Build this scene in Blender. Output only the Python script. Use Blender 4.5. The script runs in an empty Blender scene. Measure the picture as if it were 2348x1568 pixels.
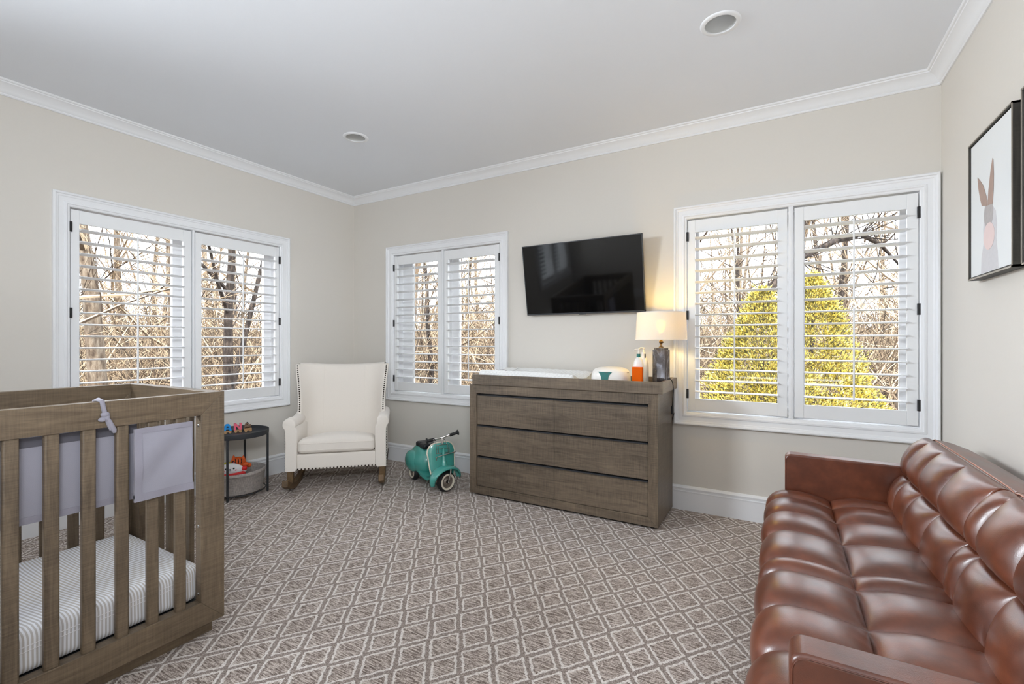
import bpy, bmesh, math, random
from mathutils import Vector, Matrix, noise
sc = bpy.context.scene
COL = sc.collection
PI = math.pi
rad = math.radians
H = 1.2                      # eye height
LW, BW, RW, YR, CH = -4.006, 3.53, 0.782, -2.7, 2.74   # left wall x, back wall y, right wall x, rear wall y, ceiling

# ------------------------------------------------------------------ camera, sky, sun, big lights, exposure
cam = bpy.data.objects.new('camera', bpy.data.cameras.new('camera'))
COL.objects.link(cam)
cam.location = (0, 0, H)
cam.rotation_euler = (rad(90), 0, rad(30))
cam.data.sensor_width = 36
cam.data.lens = 1075 / 2348 * 36
cam.data.clip_start = 0.02
cam.data.clip_end = 300
sc.camera = cam

w = bpy.data.worlds.new('sky'); sc.world = w; w.use_nodes = True
bg = w.node_tree.nodes['Background']
bg.inputs[0].default_value = (0.86, 0.92, 1.0, 1)
bg.inputs[1].default_value = 11.0

def light(name, kind, loc, rot, energy, color=(1, 1, 1), **kw):
    l = bpy.data.lights.new(name, kind); l.energy = energy; l.color = color
    for k, v in kw.items(): setattr(l, k, v)
    o = bpy.data.objects.new(name, l); COL.objects.link(o)
    o.location = loc; o.rotation_euler = rot
    return o
sun = light('sun', 'SUN', (0, 0, 20), (0, 0, 0), 6.5, (1.0, 0.93, 0.82), angle=rad(0.6))
sun.rotation_euler = Vector((0.55, -0.65, 0.62)).to_track_quat('Z', 'Y').to_euler()
# soft lamp added at the rear wall to fill the room, out of view
light('rear_fill', 'AREA', (0.0, YR + 0.05, 1.3), (rad(90), 0, 0), 4, (0.88, 0.94, 1.0), shape='RECTANGLE', size=1.2, size_y=1.6)
# added lamps: daylight stand-in outside the rear left window, fill high on left wall
light('window_fill', 'AREA', (LW - 0.30, -1.83, 1.4), (rad(90), 0, rad(-90)), 120, (0.85, 0.93, 1.0), shape='RECTANGLE', size=1.5, size_y=1.4)
light('left_fill', 'AREA', (LW + 0.15, -0.35, 2.30), (rad(78), 0, rad(-60)), 44, (0.86, 0.93, 1.0), spread=rad(80), shape='RECTANGLE', size=1.2, size_y=0.5)
# fill lamps added behind the camera, toward the corner and the ceiling
light('right_fill', 'AREA', (RW - 0.15, -0.6, 2.25), (rad(82), 0, rad(52)), 15, (0.88, 0.94, 1.0), spread=rad(60), shape='RECTANGLE', size=1.0, size_y=0.5)
light('bounce_fill', 'AREA', (0.1, -0.7, 0.62), (rad(180), 0, 0), 70, (0.88, 0.94, 1.0), shape='RECTANGLE', size=1.8, size_y=1.4)

vs = sc.view_settings
vs.view_transform = 'Standard'; vs.look = 'None'; vs.exposure = 0.10; vs.gamma = 1; vs.use_curve_mapping = False
cy = sc.cycles
cy.max_bounces = 8; cy.diffuse_bounces = 5; cy.glossy_bounces = 3; cy.transmission_bounces = 4; cy.transparent_max_bounces = 10
cy.caustics_reflective = False; cy.caustics_refractive = False
cy.sample_clamp_indirect = 5.0

# ------------------------------------------------------------------ helpers: materials
def srgb(r, g, b):
    f = lambda c: (c / 12.92 if c <= 0.04045 else ((c + 0.055) / 1.055) ** 2.4)
    return (f(r / 255), f(g / 255), f(b / 255), 1)
class NT:
    def __init__(s, name):
        s.m = bpy.data.materials.new(name); s.m.use_nodes = True
        s.t = s.m.node_tree; s.b = s.t.nodes['Principled BSDF']; s.out = s.t.nodes['Material Output']
    def n(s, typ, **kw):
        nd = s.t.nodes.new(typ)
        for k, v in kw.items():
            if k.startswith('i_'):
                key = k[2:]; key = int(key) if key.isdigit() else key.replace('_', ' ')
                nd.inputs[key].default_value = v
            else: setattr(nd, k, v)
        return nd
    def l(s, a, b): s.t.links.new(a, b)
    def math(s, op, a, b=None, c=None):
        nd = s.n('ShaderNodeMath', operation=op)
        for i, x in enumerate((a, b, c)):
            if x is None: continue
            if isinstance(x, (int, float)): nd.inputs[i].default_value = x
            else: s.l(x, nd.inputs[i])
        return nd.outputs[0]
    def mix(s, fac, a, b):
        nd = s.n('ShaderNodeMix', data_type='RGBA')
        for i, x in ((0, fac), (6, a), (7, b)):
            if isinstance(x, (int, float, tuple)): nd.inputs[i].default_value = x
            else: s.l(x, nd.inputs[i])
        return nd.outputs[2]
    def ramp(s, fac, stops):
        nd = s.n('ShaderNodeValToRGB'); s.l(fac, nd.inputs[0])
        e = nd.color_ramp.elements
        while len(e) < len(stops): e.new(0.5)
        for x, (p, c) in zip(e, stops): x.position = p; x.color = c
        return nd.outputs[0]
    def co(s, scale=(1, 1, 1), loc=(0, 0, 0)):
        tc = s.n('ShaderNodeTexCoord'); mp = s.n('ShaderNodeMapping')
        mp.inputs['Scale'].default_value = scale; mp.inputs['Location'].default_value = loc
        s.l(tc.outputs['Object'], mp.inputs[0]); return mp.outputs[0]
    def noise(s, vec, scale, detail=4, rough=0.5, dist=0.0):
        nd = s.n('ShaderNodeTexNoise'); s.l(vec, nd.inputs['Vector'])
        nd.inputs['Scale'].default_value = scale; nd.inputs['Detail'].default_value = detail
        nd.inputs['Roughness'].default_value = rough; nd.inputs['Distortion'].default_value = dist
        return nd.outputs[0]
    def bump(s, h, strength=0.2, dist=0.01):
        nd = s.n('ShaderNodeBump'); s.l(h, nd.inputs['Height'])
        nd.inputs['Strength'].default_value = strength; nd.inputs['Distance'].default_value = dist
        s.l(nd.outputs[0], s.b.inputs['Normal'])
    def done(s, color=None, rough=None, **kw):
        if color is not None:
            if isinstance(color, tuple): s.b.inputs['Base Color'].default_value = color
            else: s.l(color, s.b.inputs['Base Color'])
        if rough is not None:
            if isinstance(rough, (int, float)): s.b.inputs['Roughness'].default_value = rough
            else: s.l(rough, s.b.inputs['Roughness'])
        for k, v in kw.items(): s.b.inputs[k.replace('_', ' ')].default_value = v
        return s.m
def plain(name, col, rough=0.5, var=0.06, nscale=40, bump=0.0, **kw):
    t = NT(name)
    nz = t.noise(t.co(), nscale, 3)
    c2 = tuple(min(1, c * (1 + var)) for c in col[:3]) + (1,)
    c1 = tuple(c * (1 - var) for c in col[:3]) + (1,)
    c = t.mix(nz, c1, c2)
    if bump: t.bump(nz, bump, 0.002)
    return t.done(c, rough, **kw)
def wood(name, axis, dark, light_, saw=0.5, rough=0.55):
    """grain stretched along axis, fine saw marks across it"""
    t = NT(name)
    s = [14, 14, 14]; s[axis] = 1.2
    g = t.noise(t.co(tuple(s)), 3.0, 8, 0.66, 1.1)
    s2 = [120, 120, 120]; s2[axis] = 9
    fine = t.noise(t.co(tuple(s2)), 2.0, 4, 0.6)
    s3 = [9, 9, 9]; s3[axis] = 300
    marks = t.noise(t.co(tuple(s3)), 1.0, 3, 0.5)
    big = t.noise(t.co(), 2.2, 2)
    f = t.math('ADD', t.math('MULTIPLY', g, 0.68), t.math('MULTIPLY', fine, 0.17))
    f = t.math('ADD', f, t.math('MULTIPLY', t.math('SUBTRACT', marks, 0.5), saw))
    f = t.math('ADD', f, t.math('MULTIPLY', t.math('SUBTRACT', big, 0.5), 0.35))
    c = t.ramp(f, [(0.22, dark), (0.45, tuple((a + b) / 2 for a, b in zip(dark, light_))), (0.66, light_)])
    t.bump(t.math('ADD', fine, marks), 0.25, 0.002)
    return t.done(c, rough)
def fabric(name, col, scale=600, var=0.08, rough=0.9, bump=0.25, streak=0.0):
    t = NT(name)
    a = t.noise(t.co((1, 1, 4)), scale * 0.3, 2); b = t.noise(t.co((4, 4, 1)), scale * 0.3, 2)
    n2 = t.math('MULTIPLY', t.math('ADD', a, b), 0.5)
    if streak:
        st = t.noise(t.co((6, 6, 60)), 4, 3); st2 = t.noise(t.co((60, 60, 6)), 4, 3)
        n2 = t.math('ADD', n2, t.math('MULTIPLY', t.math('SUBTRACT', t.math('ADD', st, st2), 1.0), streak))
    c = t.mix(n2, tuple(x * (1 - 2 * var) for x in col[:3]) + (1,), tuple(min(1, x * (1 + 2 * var)) for x in col[:3]) + (1,))
    t.bump(n2, bump, 0.001)
    t.b.inputs['Sheen Weight'].default_value = 0.15
    return t.done(c, rough)

M = {}
M['wall'] = plain('wall_paint', srgb(216, 211, 203), 0.75, 0.012, 60, 0.05)
M['ceiling'] = plain('ceiling_paint', srgb(234, 237, 242), 0.85, 0.008, 50, 0.03)
M['trim'] = plain('white_trim_paint', srgb(236, 237, 239), 0.38, 0.008, 30)
M['jamb'] = plain('daylit_white_jamb', srgb(250, 250, 251), 0.4, 0.004, 30)  # paler than the trim: daylight on the jambs put into the paint
M['shutter'] = plain('white_shutter_paint', srgb(236, 237, 238), 0.42, 0.008, 30)
M['black_metal'] = plain('black_hinge_metal', srgb(28, 28, 30), 0.35, 0.1)
M['dark_metal'] = plain('dark_grey_powder_coat', srgb(52, 54, 58), 0.42, 0.05)
M['chrome'] = plain('brushed_nickel', srgb(190, 188, 184), 0.25, 0.03, Metallic=1.0)
M['bolt'] = plain('zinc_bolt', srgb(200, 200, 200), 0.2, 0.03, Metallic=1.0)
cd, cl = srgb(72, 60, 47), srgb(126, 109, 88)
M['crib_x'] = wood('crib_wood_x', 0, cd, cl, 0.24, 0.36); M['crib_y'] = wood('crib_wood_y', 1, cd, cl, 0.24, 0.36); M['crib_z'] = wood('crib_wood_z', 2, cd, cl, 0.35)
dd, dl = srgb(68, 58, 47), srgb(128, 112, 94)
M['dres_x'] = wood('dresser_wood_x', 0, dd, dl, 0.45, 0.45); M['dres_y'] = wood('dresser_wood_y', 1, dd, dl, 0.45, 0.35); M['dres_z'] = wood('dresser_wood_z', 2, dd, dl, 0.45, 0.35)
M['rocker'] = wood('rocker_oak', 1, srgb(74, 56, 34), srgb(128, 100, 64), 0.15)
M['leg_wood'] = wood('sofa_leg_wood', 2, srgb(60, 38, 22), srgb(96, 62, 38), 0.15)
M['toy_wood'] = wood('toy_beech', 0, srgb(150, 108, 70), srgb(206, 166, 118), 0.1)
M['cream'] = fabric('cream_linen', srgb(232, 225, 216), 500, 0.035)
M['nail'] = plain('dark_bronze_nail', srgb(58, 46, 38), 0.32, 0.1, Metallic=0.8)
M['basket'] = fabric('grey_melange_fabric', srgb(172, 165, 160), 200, 0.16, streak=1.6)
M['mesh_liner'] = None
M['liner_trim'] = fabric('grey_cotton_binding', srgb(140, 137, 148), 400, 0.04)
M['liner_dark'] = fabric('slate_cotton_band', srgb(88, 86, 94), 400, 0.04)
M['white_plastic'] = plain('white_plastic', srgb(236, 232, 226), 0.3, 0.01)
M['teal_plastic'] = plain('teal_plastic', srgb(24, 110, 104), 0.3, 0.05)
M['orange_card'] = plain('orange_card', srgb(222, 92, 0), 0.8, 0.03, Specular_IOR_Level=0.15)
M['orange_dark'] = plain('orange_print', srgb(176, 58, 8), 0.5, 0.03)
M['black_rubber'] = plain('black_rubber', srgb(22, 22, 24), 0.6, 0.1)
M['black_vinyl'] = plain('black_vinyl', srgb(26, 28, 34), 0.4, 0.1)
M['teal_paint'] = plain('teal_enamel', srgb(70, 156, 146), 0.22, 0.04, 8, Coat_Weight=0.6, Coat_Roughness=0.1)
M['ivory'] = plain('ivory_rubber', srgb(226, 218, 200), 0.5, 0.03)
M['wheel_grey'] = plain('grey_wheel_disc', srgb(128, 118, 108), 0.4, 0.05, Metallic=0.4)
M['brass'] = plain('aged_brass', srgb(120, 96, 66), 0.35, 0.1, Metallic=0.9)
M['art_white'] = plain('canvas_white', srgb(226, 228, 228), 0.7, 0.01)
M['frame_dark'] = wood('ebony_frame', 2, srgb(34, 32, 28), srgb(70, 66, 58), 0.2)
M['frame_light'] = plain('pewter_frame_face', srgb(150, 142, 130), 0.4, 0.08, Metallic=0.3)
for k, c in dict(toy_blue=(16, 140, 214), toy_pink=(228, 98, 122), toy_red=(206, 28, 30), toy_orange=(220, 92, 30), toy_green=(96, 160, 70), toy_yellow=(186, 176, 50), toy_black=(26, 24, 24), toy_white=(232, 230, 232), toy_brown=(110, 84, 66), toy_teal=(30, 140, 140)).items():
    M[k] = plain(k + '_finish', srgb(*c), 0.6, 0.05)
M['hare_fur'] = plain('printed_fur', srgb(176, 170, 168), 0.75, 0.12, 60)
M['hare_pale'] = plain('printed_pale_fur', srgb(205, 203, 205), 0.75, 0.06, 60)
M['hare_ear'] = plain('printed_ear', srgb(170, 146, 134), 0.75, 0.12, 30)
M['hare_pink'] = plain('printed_pink', srgb(226, 204, 200), 0.75, 0.03, 30)
M['hare_dark'] = plain('printed_dark', srgb(92, 82, 78), 0.75, 0.1, 30)

def m_leather():
    t = NT('brown_leather'); co = t.co()
    big = t.noise(co, 3.5, 4, 0.6); cloud = t.noise(co, 14, 5, 0.65)
    f = t.math('ADD', t.math('MULTIPLY', big, 0.6), t.math('MULTIPLY', cloud, 0.4))
    c = t.ramp(f, [(0.30, srgb(68, 31, 17)), (0.52, srgb(100, 51, 31)), (0.72, srgb(128, 70, 45))])
    v = t.n('ShaderNodeTexVoronoi', i_Scale=420.0); t.l(co, v.inputs['Vector'])
    h = t.math('ADD', v.outputs['Distance'], t.math('MULTIPLY', t.noise(co, 40, 3), 1.2))
    t.bump(h, 0.09, 0.0015)
    r = t.math('ADD', t.math('MULTIPLY', cloud, 0.16), 0.25)
    return t.done(c, r, Specular_IOR_Level=0.75, IOR=1.52, Coat_Weight=0.15, Coat_Roughness=0.3)
M['leather'] = m_leather()
M['leather_pipe'] = plain('leather_piping', srgb(176, 116, 92), 0.4, 0.06)

def m_carpet():
    t = NT('trellis_carpet'); tc = t.n('ShaderNodeTexCoord')
    wob = t.n('ShaderNodeTexNoise', i_Scale=60.0, i_Detail=3.0); t.l(tc.outputs['Object'], wob.inputs['Vector'])
    sub = t.n('ShaderNodeVectorMath', operation='SUBTRACT'); t.l(wob.outputs['Color'], sub.inputs[0]); sub.inputs[1].default_value = (0.5, 0.5, 0.5)
    scl = t.n('ShaderNodeVectorMath', operation='SCALE'); t.l(sub.outputs[0], scl.inputs[0]); scl.inputs['Scale'].default_value = 0.02
    add = t.n('ShaderNodeVectorMath', operation='ADD'); t.l(tc.outputs['Object'], add.inputs[0]); t.l(scl.outputs[0], add.inputs[1])
    sp = t.n('ShaderNodeSeparateXYZ'); t.l(add.outputs[0], sp.inputs[0])
    X = t.math('DIVIDE', sp.outputs[0], 0.153); Y = t.math('DIVIDE', sp.outputs[1], 0.203)
    u = t.math('SUBTRACT', t.math('ADD', X, Y), 0.68); v = t.math('SUBTRACT', t.math('SUBTRACT', X, Y), 0.16)
    ru = t.math('ROUND', u); rv = t.math('ROUND', v)
    du = t.math('ABSOLUTE', t.math('SUBTRACT', u, ru)); dv = t.math('ABSOLUTE', t.math('SUBTRACT', v, rv))
    m = t.math('MAXIMUM', du, dv)
    par = t.math('PINGPONG', t.math('SUBTRACT', ru, rv), 1.0)       # 1 on the small rows
    r = t.math('SUBTRACT', 0.432, t.math('MULTIPLY', par, 0.080))
    d = t.math('ABSOLUTE', t.math('SUBTRACT', m, r))
    mr = t.n('ShaderNodeMapRange', interpolation_type='SMOOTHSTEP'); t.l(d, mr.inputs[0])
    mr.inputs[1].default_value = 0.050; mr.inputs[2].default_value = 0.024; mr.inputs[3].default_value = 0.0; mr.inputs[4].default_value = 1.0
    line = mr.outputs[0]
    inside = t.math('LESS_THAN', m, r)
    # hatch inside the diamonds, running diagonally
    mp = t.n('ShaderNodeMapping'); mp.inputs['Rotation'].default_value = (0, 0, rad(-68)); mp.inputs['Scale'].default_value = (22, 170, 1)
    t.l(tc.outputs['Object'], mp.inputs[0])
    hatch = t.noise(mp.outputs[0], 1.0, 2)
    sp1 = t.noise(tc.outputs['Object'], 330, 2, 0.7)
    sp2 = t.noise(tc.outputs['Object'], 130, 3, 0.6)
    spk = t.math('ADD', t.math('MULTIPLY', sp1, 0.6), t.math('MULTIPLY', sp2, 0.4))
    k = t.math('ADD', spk, t.math('MULTIPLY', t.math('SUBTRACT', hatch, 0.5), t.math('MULTIPLY', inside, 0.7)))
    base = t.ramp(k, [(0.38, srgb(108, 95, 88)), (0.5, srgb(168, 154, 145)), (0.63, srgb(220, 209, 200))])
    band = t.ramp(spk, [(0.38, srgb(102, 90, 84)), (0.5, srgb(152, 139, 131)), (0.63, srgb(202, 190, 182))])
    bodyc = t.mix(inside, band, base)
    cream = t.ramp(spk, [(0.38, srgb(192, 182, 175)), (0.6, srgb(248, 242, 237))])
    col = t.mix(line, bodyc, cream)
    t.bump(t.math('ADD', spk, t.math('MULTIPLY', line, 0.25)), 0.6, 0.006)
    return t.done(col, 0.95, Specular_IOR_Level=0.2)
M['carpet'] = m_carpet()

def m_stripe():
    t = NT('striped_crib_sheet'); tc = t.n('ShaderNodeTexCoord')
    sp = t.n('ShaderNodeSeparateXYZ'); t.l(tc.outputs['Object'], sp.inputs[0])
    wv = t.noise(tc.outputs['Object'], 3.0, 1)
    y = t.math('ADD', sp.outputs[1], t.math('MULTIPLY', t.math('SUBTRACT', wv, 0.5), 0.012))
    X = sp.outputs[0]
    y = t.math('SUBTRACT', y, t.math('ADD', t.math('MULTIPLY', X, 0.085), t.math('MULTIPLY', t.math('MULTIPLY', X, X), 0.2)))
    s = t.math('SINE', t.math('MULTIPLY', y, 2 * PI / 0.0104))
    mr = t.n('ShaderNodeMapRange', interpolation_type='SMOOTHSTEP'); t.l(s, mr.inputs[0])
    mr.inputs[1].default_value = -0.25; mr.inputs[2].default_value = 0.25
    tone = t.mix(t.noise(tc.outputs['Object'], 4, 1), srgb(186, 186, 196), srgb(204, 194, 176))
    c = t.mix(mr.outputs[0], srgb(236, 237, 242), tone)
    return t.done(c, 0.85)
M['sheet'] = m_stripe()

def m_liner():
    t = NT('grey_mesh_fabric'); co = t.co()
    wv = t.n('ShaderNodeTexWave', wave_type='BANDS', bands_direction='DIAGONAL', i_Scale=330.0, i_Distortion=0.6); t.l(co, wv.inputs[0])
    c = t.mix(wv.outputs[1], srgb(120, 118, 129), srgb(170, 168, 179))
    t.bump(wv.outputs[1], 0.25, 0.001)
    return t.done(c, 0.8)
M['mesh_liner'] = m_liner()
def m_quilt():
    t = NT('quilted_white_cotton'); tc = t.n('ShaderNodeTexCoord')
    sp = t.n('ShaderNodeSeparateXYZ'); t.l(tc.outputs['Object'], sp.inputs[0])
    y = t.math('ADD', sp.outputs[1], sp.outputs[2])
    a = t.math('PINGPONG', t.math('ADD', sp.outputs[0], y), 0.016)
    b = t.math('PINGPONG', t.math('SUBTRACT', sp.outputs[0], y), 0.016)
    h = t.math('MINIMUM', a, b)
    h = t.math('MULTIPLY', h, 60)
    t.bump(h, 0.55, 0.006)
    return t.done(srgb(240, 240, 238), 0.8)
M['quilt'] = m_quilt()
def m_glass():
    t = NT('window_glass')
    tr = t.n('ShaderNodeBsdfTransparent'); gl = t.n('ShaderNodeBsdfGlossy'); gl.inputs['Roughness'].default_value = 0.02
    fr = t.n('ShaderNodeFresnel'); fr.inputs[0].default_value = 1.35
    mx = t.n('ShaderNodeMixShader'); t.l(fr.outputs[0], mx.inputs[0]); t.l(tr.outputs[0], mx.inputs[1]); t.l(gl.outputs[0], mx.inputs[2])
    t.l(mx.outputs[0], t.out.inputs['Surface']); return t.m
M['glass'] = m_glass()
def m_screen():
    t = NT('tv_screen_glass')
    return t.done(srgb(6, 7, 9), t.math('ADD', t.math('MULTIPLY', t.noise(t.co(), 12, 2), 0.02), 0.045), IOR=1.5)
M['screen'] = m_screen()
def m_shade():
    t = NT('lampshade_linen')
    wv = t.noise(t.co((1, 1, 6)), 220, 2)
    col = t.mix(wv, srgb(240, 234, 226), srgb(250, 247, 242))
    df = t.n('ShaderNodeBsdfDiffuse'); tl = t.n('ShaderNodeBsdfTranslucent'); t.l(col, df.inputs[0]); t.l(col, tl.inputs[0])
    mx = t.n('ShaderNodeMixShader'); mx.inputs[0].default_value = 0.20
    t.l(df.outputs[0], mx.inputs[1]); t.l(tl.outputs[0], mx.inputs[2])
    ts = t.n('ShaderNodeBsdfTransparent'); ts.inputs[0].default_value = (1, 0.9, 0.6, 1)
    m2 = t.n('ShaderNodeMixShader'); m2.inputs[0].default_value = 0.10
    t.l(mx.outputs[0], m2.inputs[1]); t.l(ts.outputs[0], m2.inputs[2])
    t.l(m2.outputs[0], t.out.inputs['Surface']); return t.m
M['shade'] = m_shade()
def m_bulb():
    t = NT('lit_bulb'); t.b.inputs['Emission Color'].default_value = (1.0, 0.66, 0.10, 1); t.b.inputs['Emission Strength'].default_value = 60
    return t.done((1, 0.8, 0.5, 1), 0.5)
M['bulb'] = m_bulb()
def m_stone():
    t = NT('grey_marbled_stone'); n1 = t.noise(t.co((1, 1, 0.5)), 16, 5, 0.6, 1.2)
    c = t.ramp(n1, [(0.3, srgb(50, 46, 46)), (0.5, srgb(88, 84, 86)), (0.62, srgb(128, 130, 140)), (0.75, srgb(180, 190, 206))])
    return t.done(c, 0.12, Metallic=0.35)
M['stone'] = m_stone()
def m_bark(name, a, b, c):
    t = NT(name); g = t.noise(t.co((5, 5, 1.4)), 3.0, 5, 0.65)
    t.bump(g, 0.7, 0.03)
    return t.done(t.ramp(g, [(0.32, a), (0.5, b), (0.66, c)]), 0.9, Specular_IOR_Level=0.1)
M['bark'] = m_bark('tan_bark', srgb(51, 41, 34), srgb(90, 79, 67), srgb(115, 105, 92))
M['bark_dark'] = m_bark('dark_bark', srgb(20, 16, 15), srgb(41, 35, 31), srgb(67, 58, 51))
M['twig'] = m_bark('twig_bark', srgb(57, 47, 40), srgb(104, 88, 75), srgb(143, 126, 110))
def m_twig():
    t = NT('twig_bark'); g = t.n('ShaderNodeNewGeometry'); nz = t.noise(t.co(), 6, 3)
    f = t.math('ADD', t.math('MULTIPLY', g.outputs['Random Per Island'], 0.8), t.math('MULTIPLY', nz, 0.2))
    return t.done(t.ramp(f, [(0.0, srgb(24, 20, 17)), (0.30, srgb(62, 52, 43)), (0.55, srgb(116, 100, 82)), (0.85, srgb(172, 154, 128))]), 0.9, Specular_IOR_Level=0.1)
M['twig'] = m_twig()
def m_ground():
    t = NT('leaf_litter'); c1 = t.noise(t.co(), 1.6, 6, 0.7); c2 = t.noise(t.co(), 14, 4, 0.7)
    f = t.math('ADD', t.math('MULTIPLY', c1, 0.5), t.math('MULTIPLY', c2, 0.5))
    t.bump(c2, 0.8, 0.1)
    return t.done(t.ramp(f, [(0.32, srgb(68, 53, 43)), (0.5, srgb(109, 92, 74)), (0.68, srgb(148, 130, 108))]), 0.95, Specular_IOR_Level=0.1)
M['ground'] = m_ground()
def m_foliage():
    t = NT('gold_green_foliage'); g = t.n('ShaderNodeNewGeometry')
    c = t.ramp(g.outputs['Random Per Island'], [(0.0, srgb(36, 40, 16)), (0.25, srgb(92, 86, 22)), (0.6, srgb(160, 142, 44)), (1.0, srgb(208, 190, 96))])
    t.b.inputs['Subsurface Weight'].default_value = 0.0
    return t.done(c, 0.6)
M['foliage'] = m_foliage()

# ------------------------------------------------------------------ helpers: geometry
class G:
    def __init__(s, P=None): s.v = []; s.f = []; s.P = P
    def add(s, vs_, fs):
        o = len(s.v); s.v += [tuple(x) for x in vs_]; s.f += [tuple(i + o for i in f) for f in fs]
    def box(s, x0, x1, y0, y1, z0, z1):
        s.add([(x, y, z) for x in (x0, x1) for y in (y0, y1) for z in (z0, z1)],
              [(0, 1, 3, 2), (4, 6, 7, 5), (0, 4, 5, 1), (2, 3, 7, 6), (0, 2, 6, 4), (1, 5, 7, 3)]); return s
    def grid(s, fn, nu, nv, cu=False, cv=False):
        vs_ = [fn(i, j) for j in range(nv) for i in range(nu)]
        fs = []
        for j in range(nv if cv else nv - 1):
            for i in range(nu if cu else nu - 1):
                a = j * nu + i; b = j * nu + (i + 1) % nu
                c = ((j + 1) % nv) * nu + (i + 1) % nu; d = ((j + 1) % nv) * nu + i
                fs.append((a, b, c, d))
        s.add(vs_, fs); return s
    def prism(s, poly, fn, a, b):
        """poly 2d points; fn(p, h) -> 3d; between heights a and b, capped"""
        n = len(poly)
        s.add([fn(p, a) for p in poly] + [fn(p, b) for p in poly],
              [(i, (i + 1) % n, n + (i + 1) % n, n + i) for i in range(n)] + [tuple(range(n))[::-1], tuple(range(n, 2 * n))]); return s
    def loft(s, rings, cap=True):
        n = len(rings[0]); vs_ = [p for r in rings for p in r]; fs = []
        for j in range(len(rings) - 1):
            fs += [(j * n + i, j * n + (i + 1) % n, (j + 1) * n + (i + 1) % n, (j + 1) * n + i) for i in range(n)]
        if cap: fs += [tuple(range(n))[::-1], tuple(range((len(rings) - 1) * n, len(rings) * n))]
        s.add(vs_, fs); return s
    def tube(s, pts, rr, n=8, cap=True):
        pts = [Vector(p) for p in pts]
        if not isinstance(rr, (list, tuple)): rr = [rr] * len(pts)
        rings = []; up = Vector((0.13, 0.27, 0.95))
        for k, p in enumerate(pts):
            d = (pts[min(k + 1, len(pts) - 1)] - pts[max(k - 1, 0)]).normalized()
            a = d.cross(up)
            if a.length < 0.05: a = d.cross(Vector((1, 0, 0)))
            a.normalize(); b = d.cross(a)
            rings.append([p + (a * math.cos(2 * PI * i / n) + b * math.sin(2 * PI * i / n)) * rr[k] for i in range(n)])
        return s.loft(rings, cap)
    def lathe(s, prof, n=32, c=(0, 0, 0), ax='z', a0=0, a1=2 * PI, cap=True):
        """prof: (r, h) list"""
        def pt(r, h, t):
            x, y = r * math.cos(t), r * math.sin(t)
            q = {'z': (x, y, h), 'y': (x, h, y), 'x': (h, x, y)}[ax]
            return (q[0] + c[0], q[1] + c[1], q[2] + c[2])
        full = abs(a1 - a0 - 2 * PI) < 1e-6
        m = n if full else n + 1
        return s.grid(lambda i, j: pt(prof[j][0], prof[j][1], a0 + (a1 - a0) * i / n), m, len(prof), full)
    def sphere(s, c, r, n=16, m=10):
        rx, ry, rz = r if isinstance(r, (tuple, list)) else (r, r, r)
        return s.grid(lambda i, j: (c[0] + rx * math.sin(PI * j / (m - 1)) * math.cos(2 * PI * i / n),
                                    c[1] + ry * math.sin(PI * j / (m - 1)) * math.sin(2 * PI * i / n),
                                    c[2] + rz * math.cos(PI * j / (m - 1))), n, m, True)
    def pillow(s, x0, x1, y0, y1, z0, z1, r, n=14, puff=0.0):
        """rounded box; top puffed up in the middle"""
        c = Vector(((x0 + x1) / 2, (y0 + y1) / 2, (z0 + z1) / 2)); h = Vector(((x1 - x0) / 2, (y1 - y0) / 2, (z1 - z0) / 2))
        ins = Vector([max(h[i] - r, 1e-4) for i in range(3)])
        b = bmesh.new(); bmesh.ops.create_cube(b, size=2)
        bmesh.ops.subdivide_edges(b, edges=b.edges[:], cuts=n, use_grid_fill=True)
        vs_ = []
        for v in b.verts:
            p = Vector([math.copysign(abs(v.co[i]) ** 0.8, v.co[i]) * h[i] for i in range(3)])
            k = Vector([max(-ins[i], min(ins[i], p[i])) for i in range(3)])
            d = p - k
            # push to the rounded surface
            if d.length > 1e-9: d = d.normalized() * r
            q = k + d
            if puff:
                w_ = (1 - (q.x / h.x) ** 2) * (1 - (q.y / h.y) ** 2)
                q.z += puff * max(w_, 0) ** 0.6 * (1 if q.z > 0 else -0.0)
            vs_.append(q + c)
        b.verts.index_update()
        s.add(vs_, [tuple(v.index for v in f.verts) for f in b.faces]); b.free(); return s

OFF = {}
def link(o, parent):
    COL.objects.link(o)
    if parent is not None: o.parent = parent
    OFF[o.name] = OFF[parent.name] if parent is not None else Vector((0, 0, 0))
def obj(name, g, m, parent=None, smooth=35, bevel=0.0, bseg=2, recalc=True):
    me = bpy.data.meshes.new(name)
    off = OFF[parent.name] if parent is not None else Vector((0, 0, 0))
    P = g.P or (lambda x, y, z: (x, y, z))
    vs_ = [Vector(P(*v)) - off for v in g.v]
    me.from_pydata([tuple(v) for v in vs_], [], g.f)
    if recalc:
        b = bmesh.new(); b.from_mesh(me)
        bmesh.ops.remove_doubles(b, verts=b.verts, dist=1e-6)
        bmesh.ops.recalc_face_normals(b, faces=b.faces); b.to_mesh(me); b.free()
    me.materials.append(m)
    if smooth:
        me.shade_smooth(); me.set_sharp_from_angle(angle=rad(smooth))
    o = bpy.data.objects.new(name, me); link(o, parent)
    if bevel:
        md = o.modifiers.new('bevel', 'BEVEL'); md.width = bevel; md.segments = bseg; md.limit_method = 'ANGLE'; md.angle_limit = rad(40)
        md.harden_normals = False
    return o
def thing(name, label, cat, loc=(0, 0, 0), rotz=0, group=None, world=True):
    o = bpy.data.objects.new(name, None); COL.objects.link(o); o.empty_display_size = 0.1
    o.location = loc; o.rotation_euler = (0, 0, rotz); o['label'] = label; o['category'] = cat
    if group: o['group'] = group
    OFF[o.name] = Vector(loc) if world else Vector((0, 0, 0))
    return o
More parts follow.
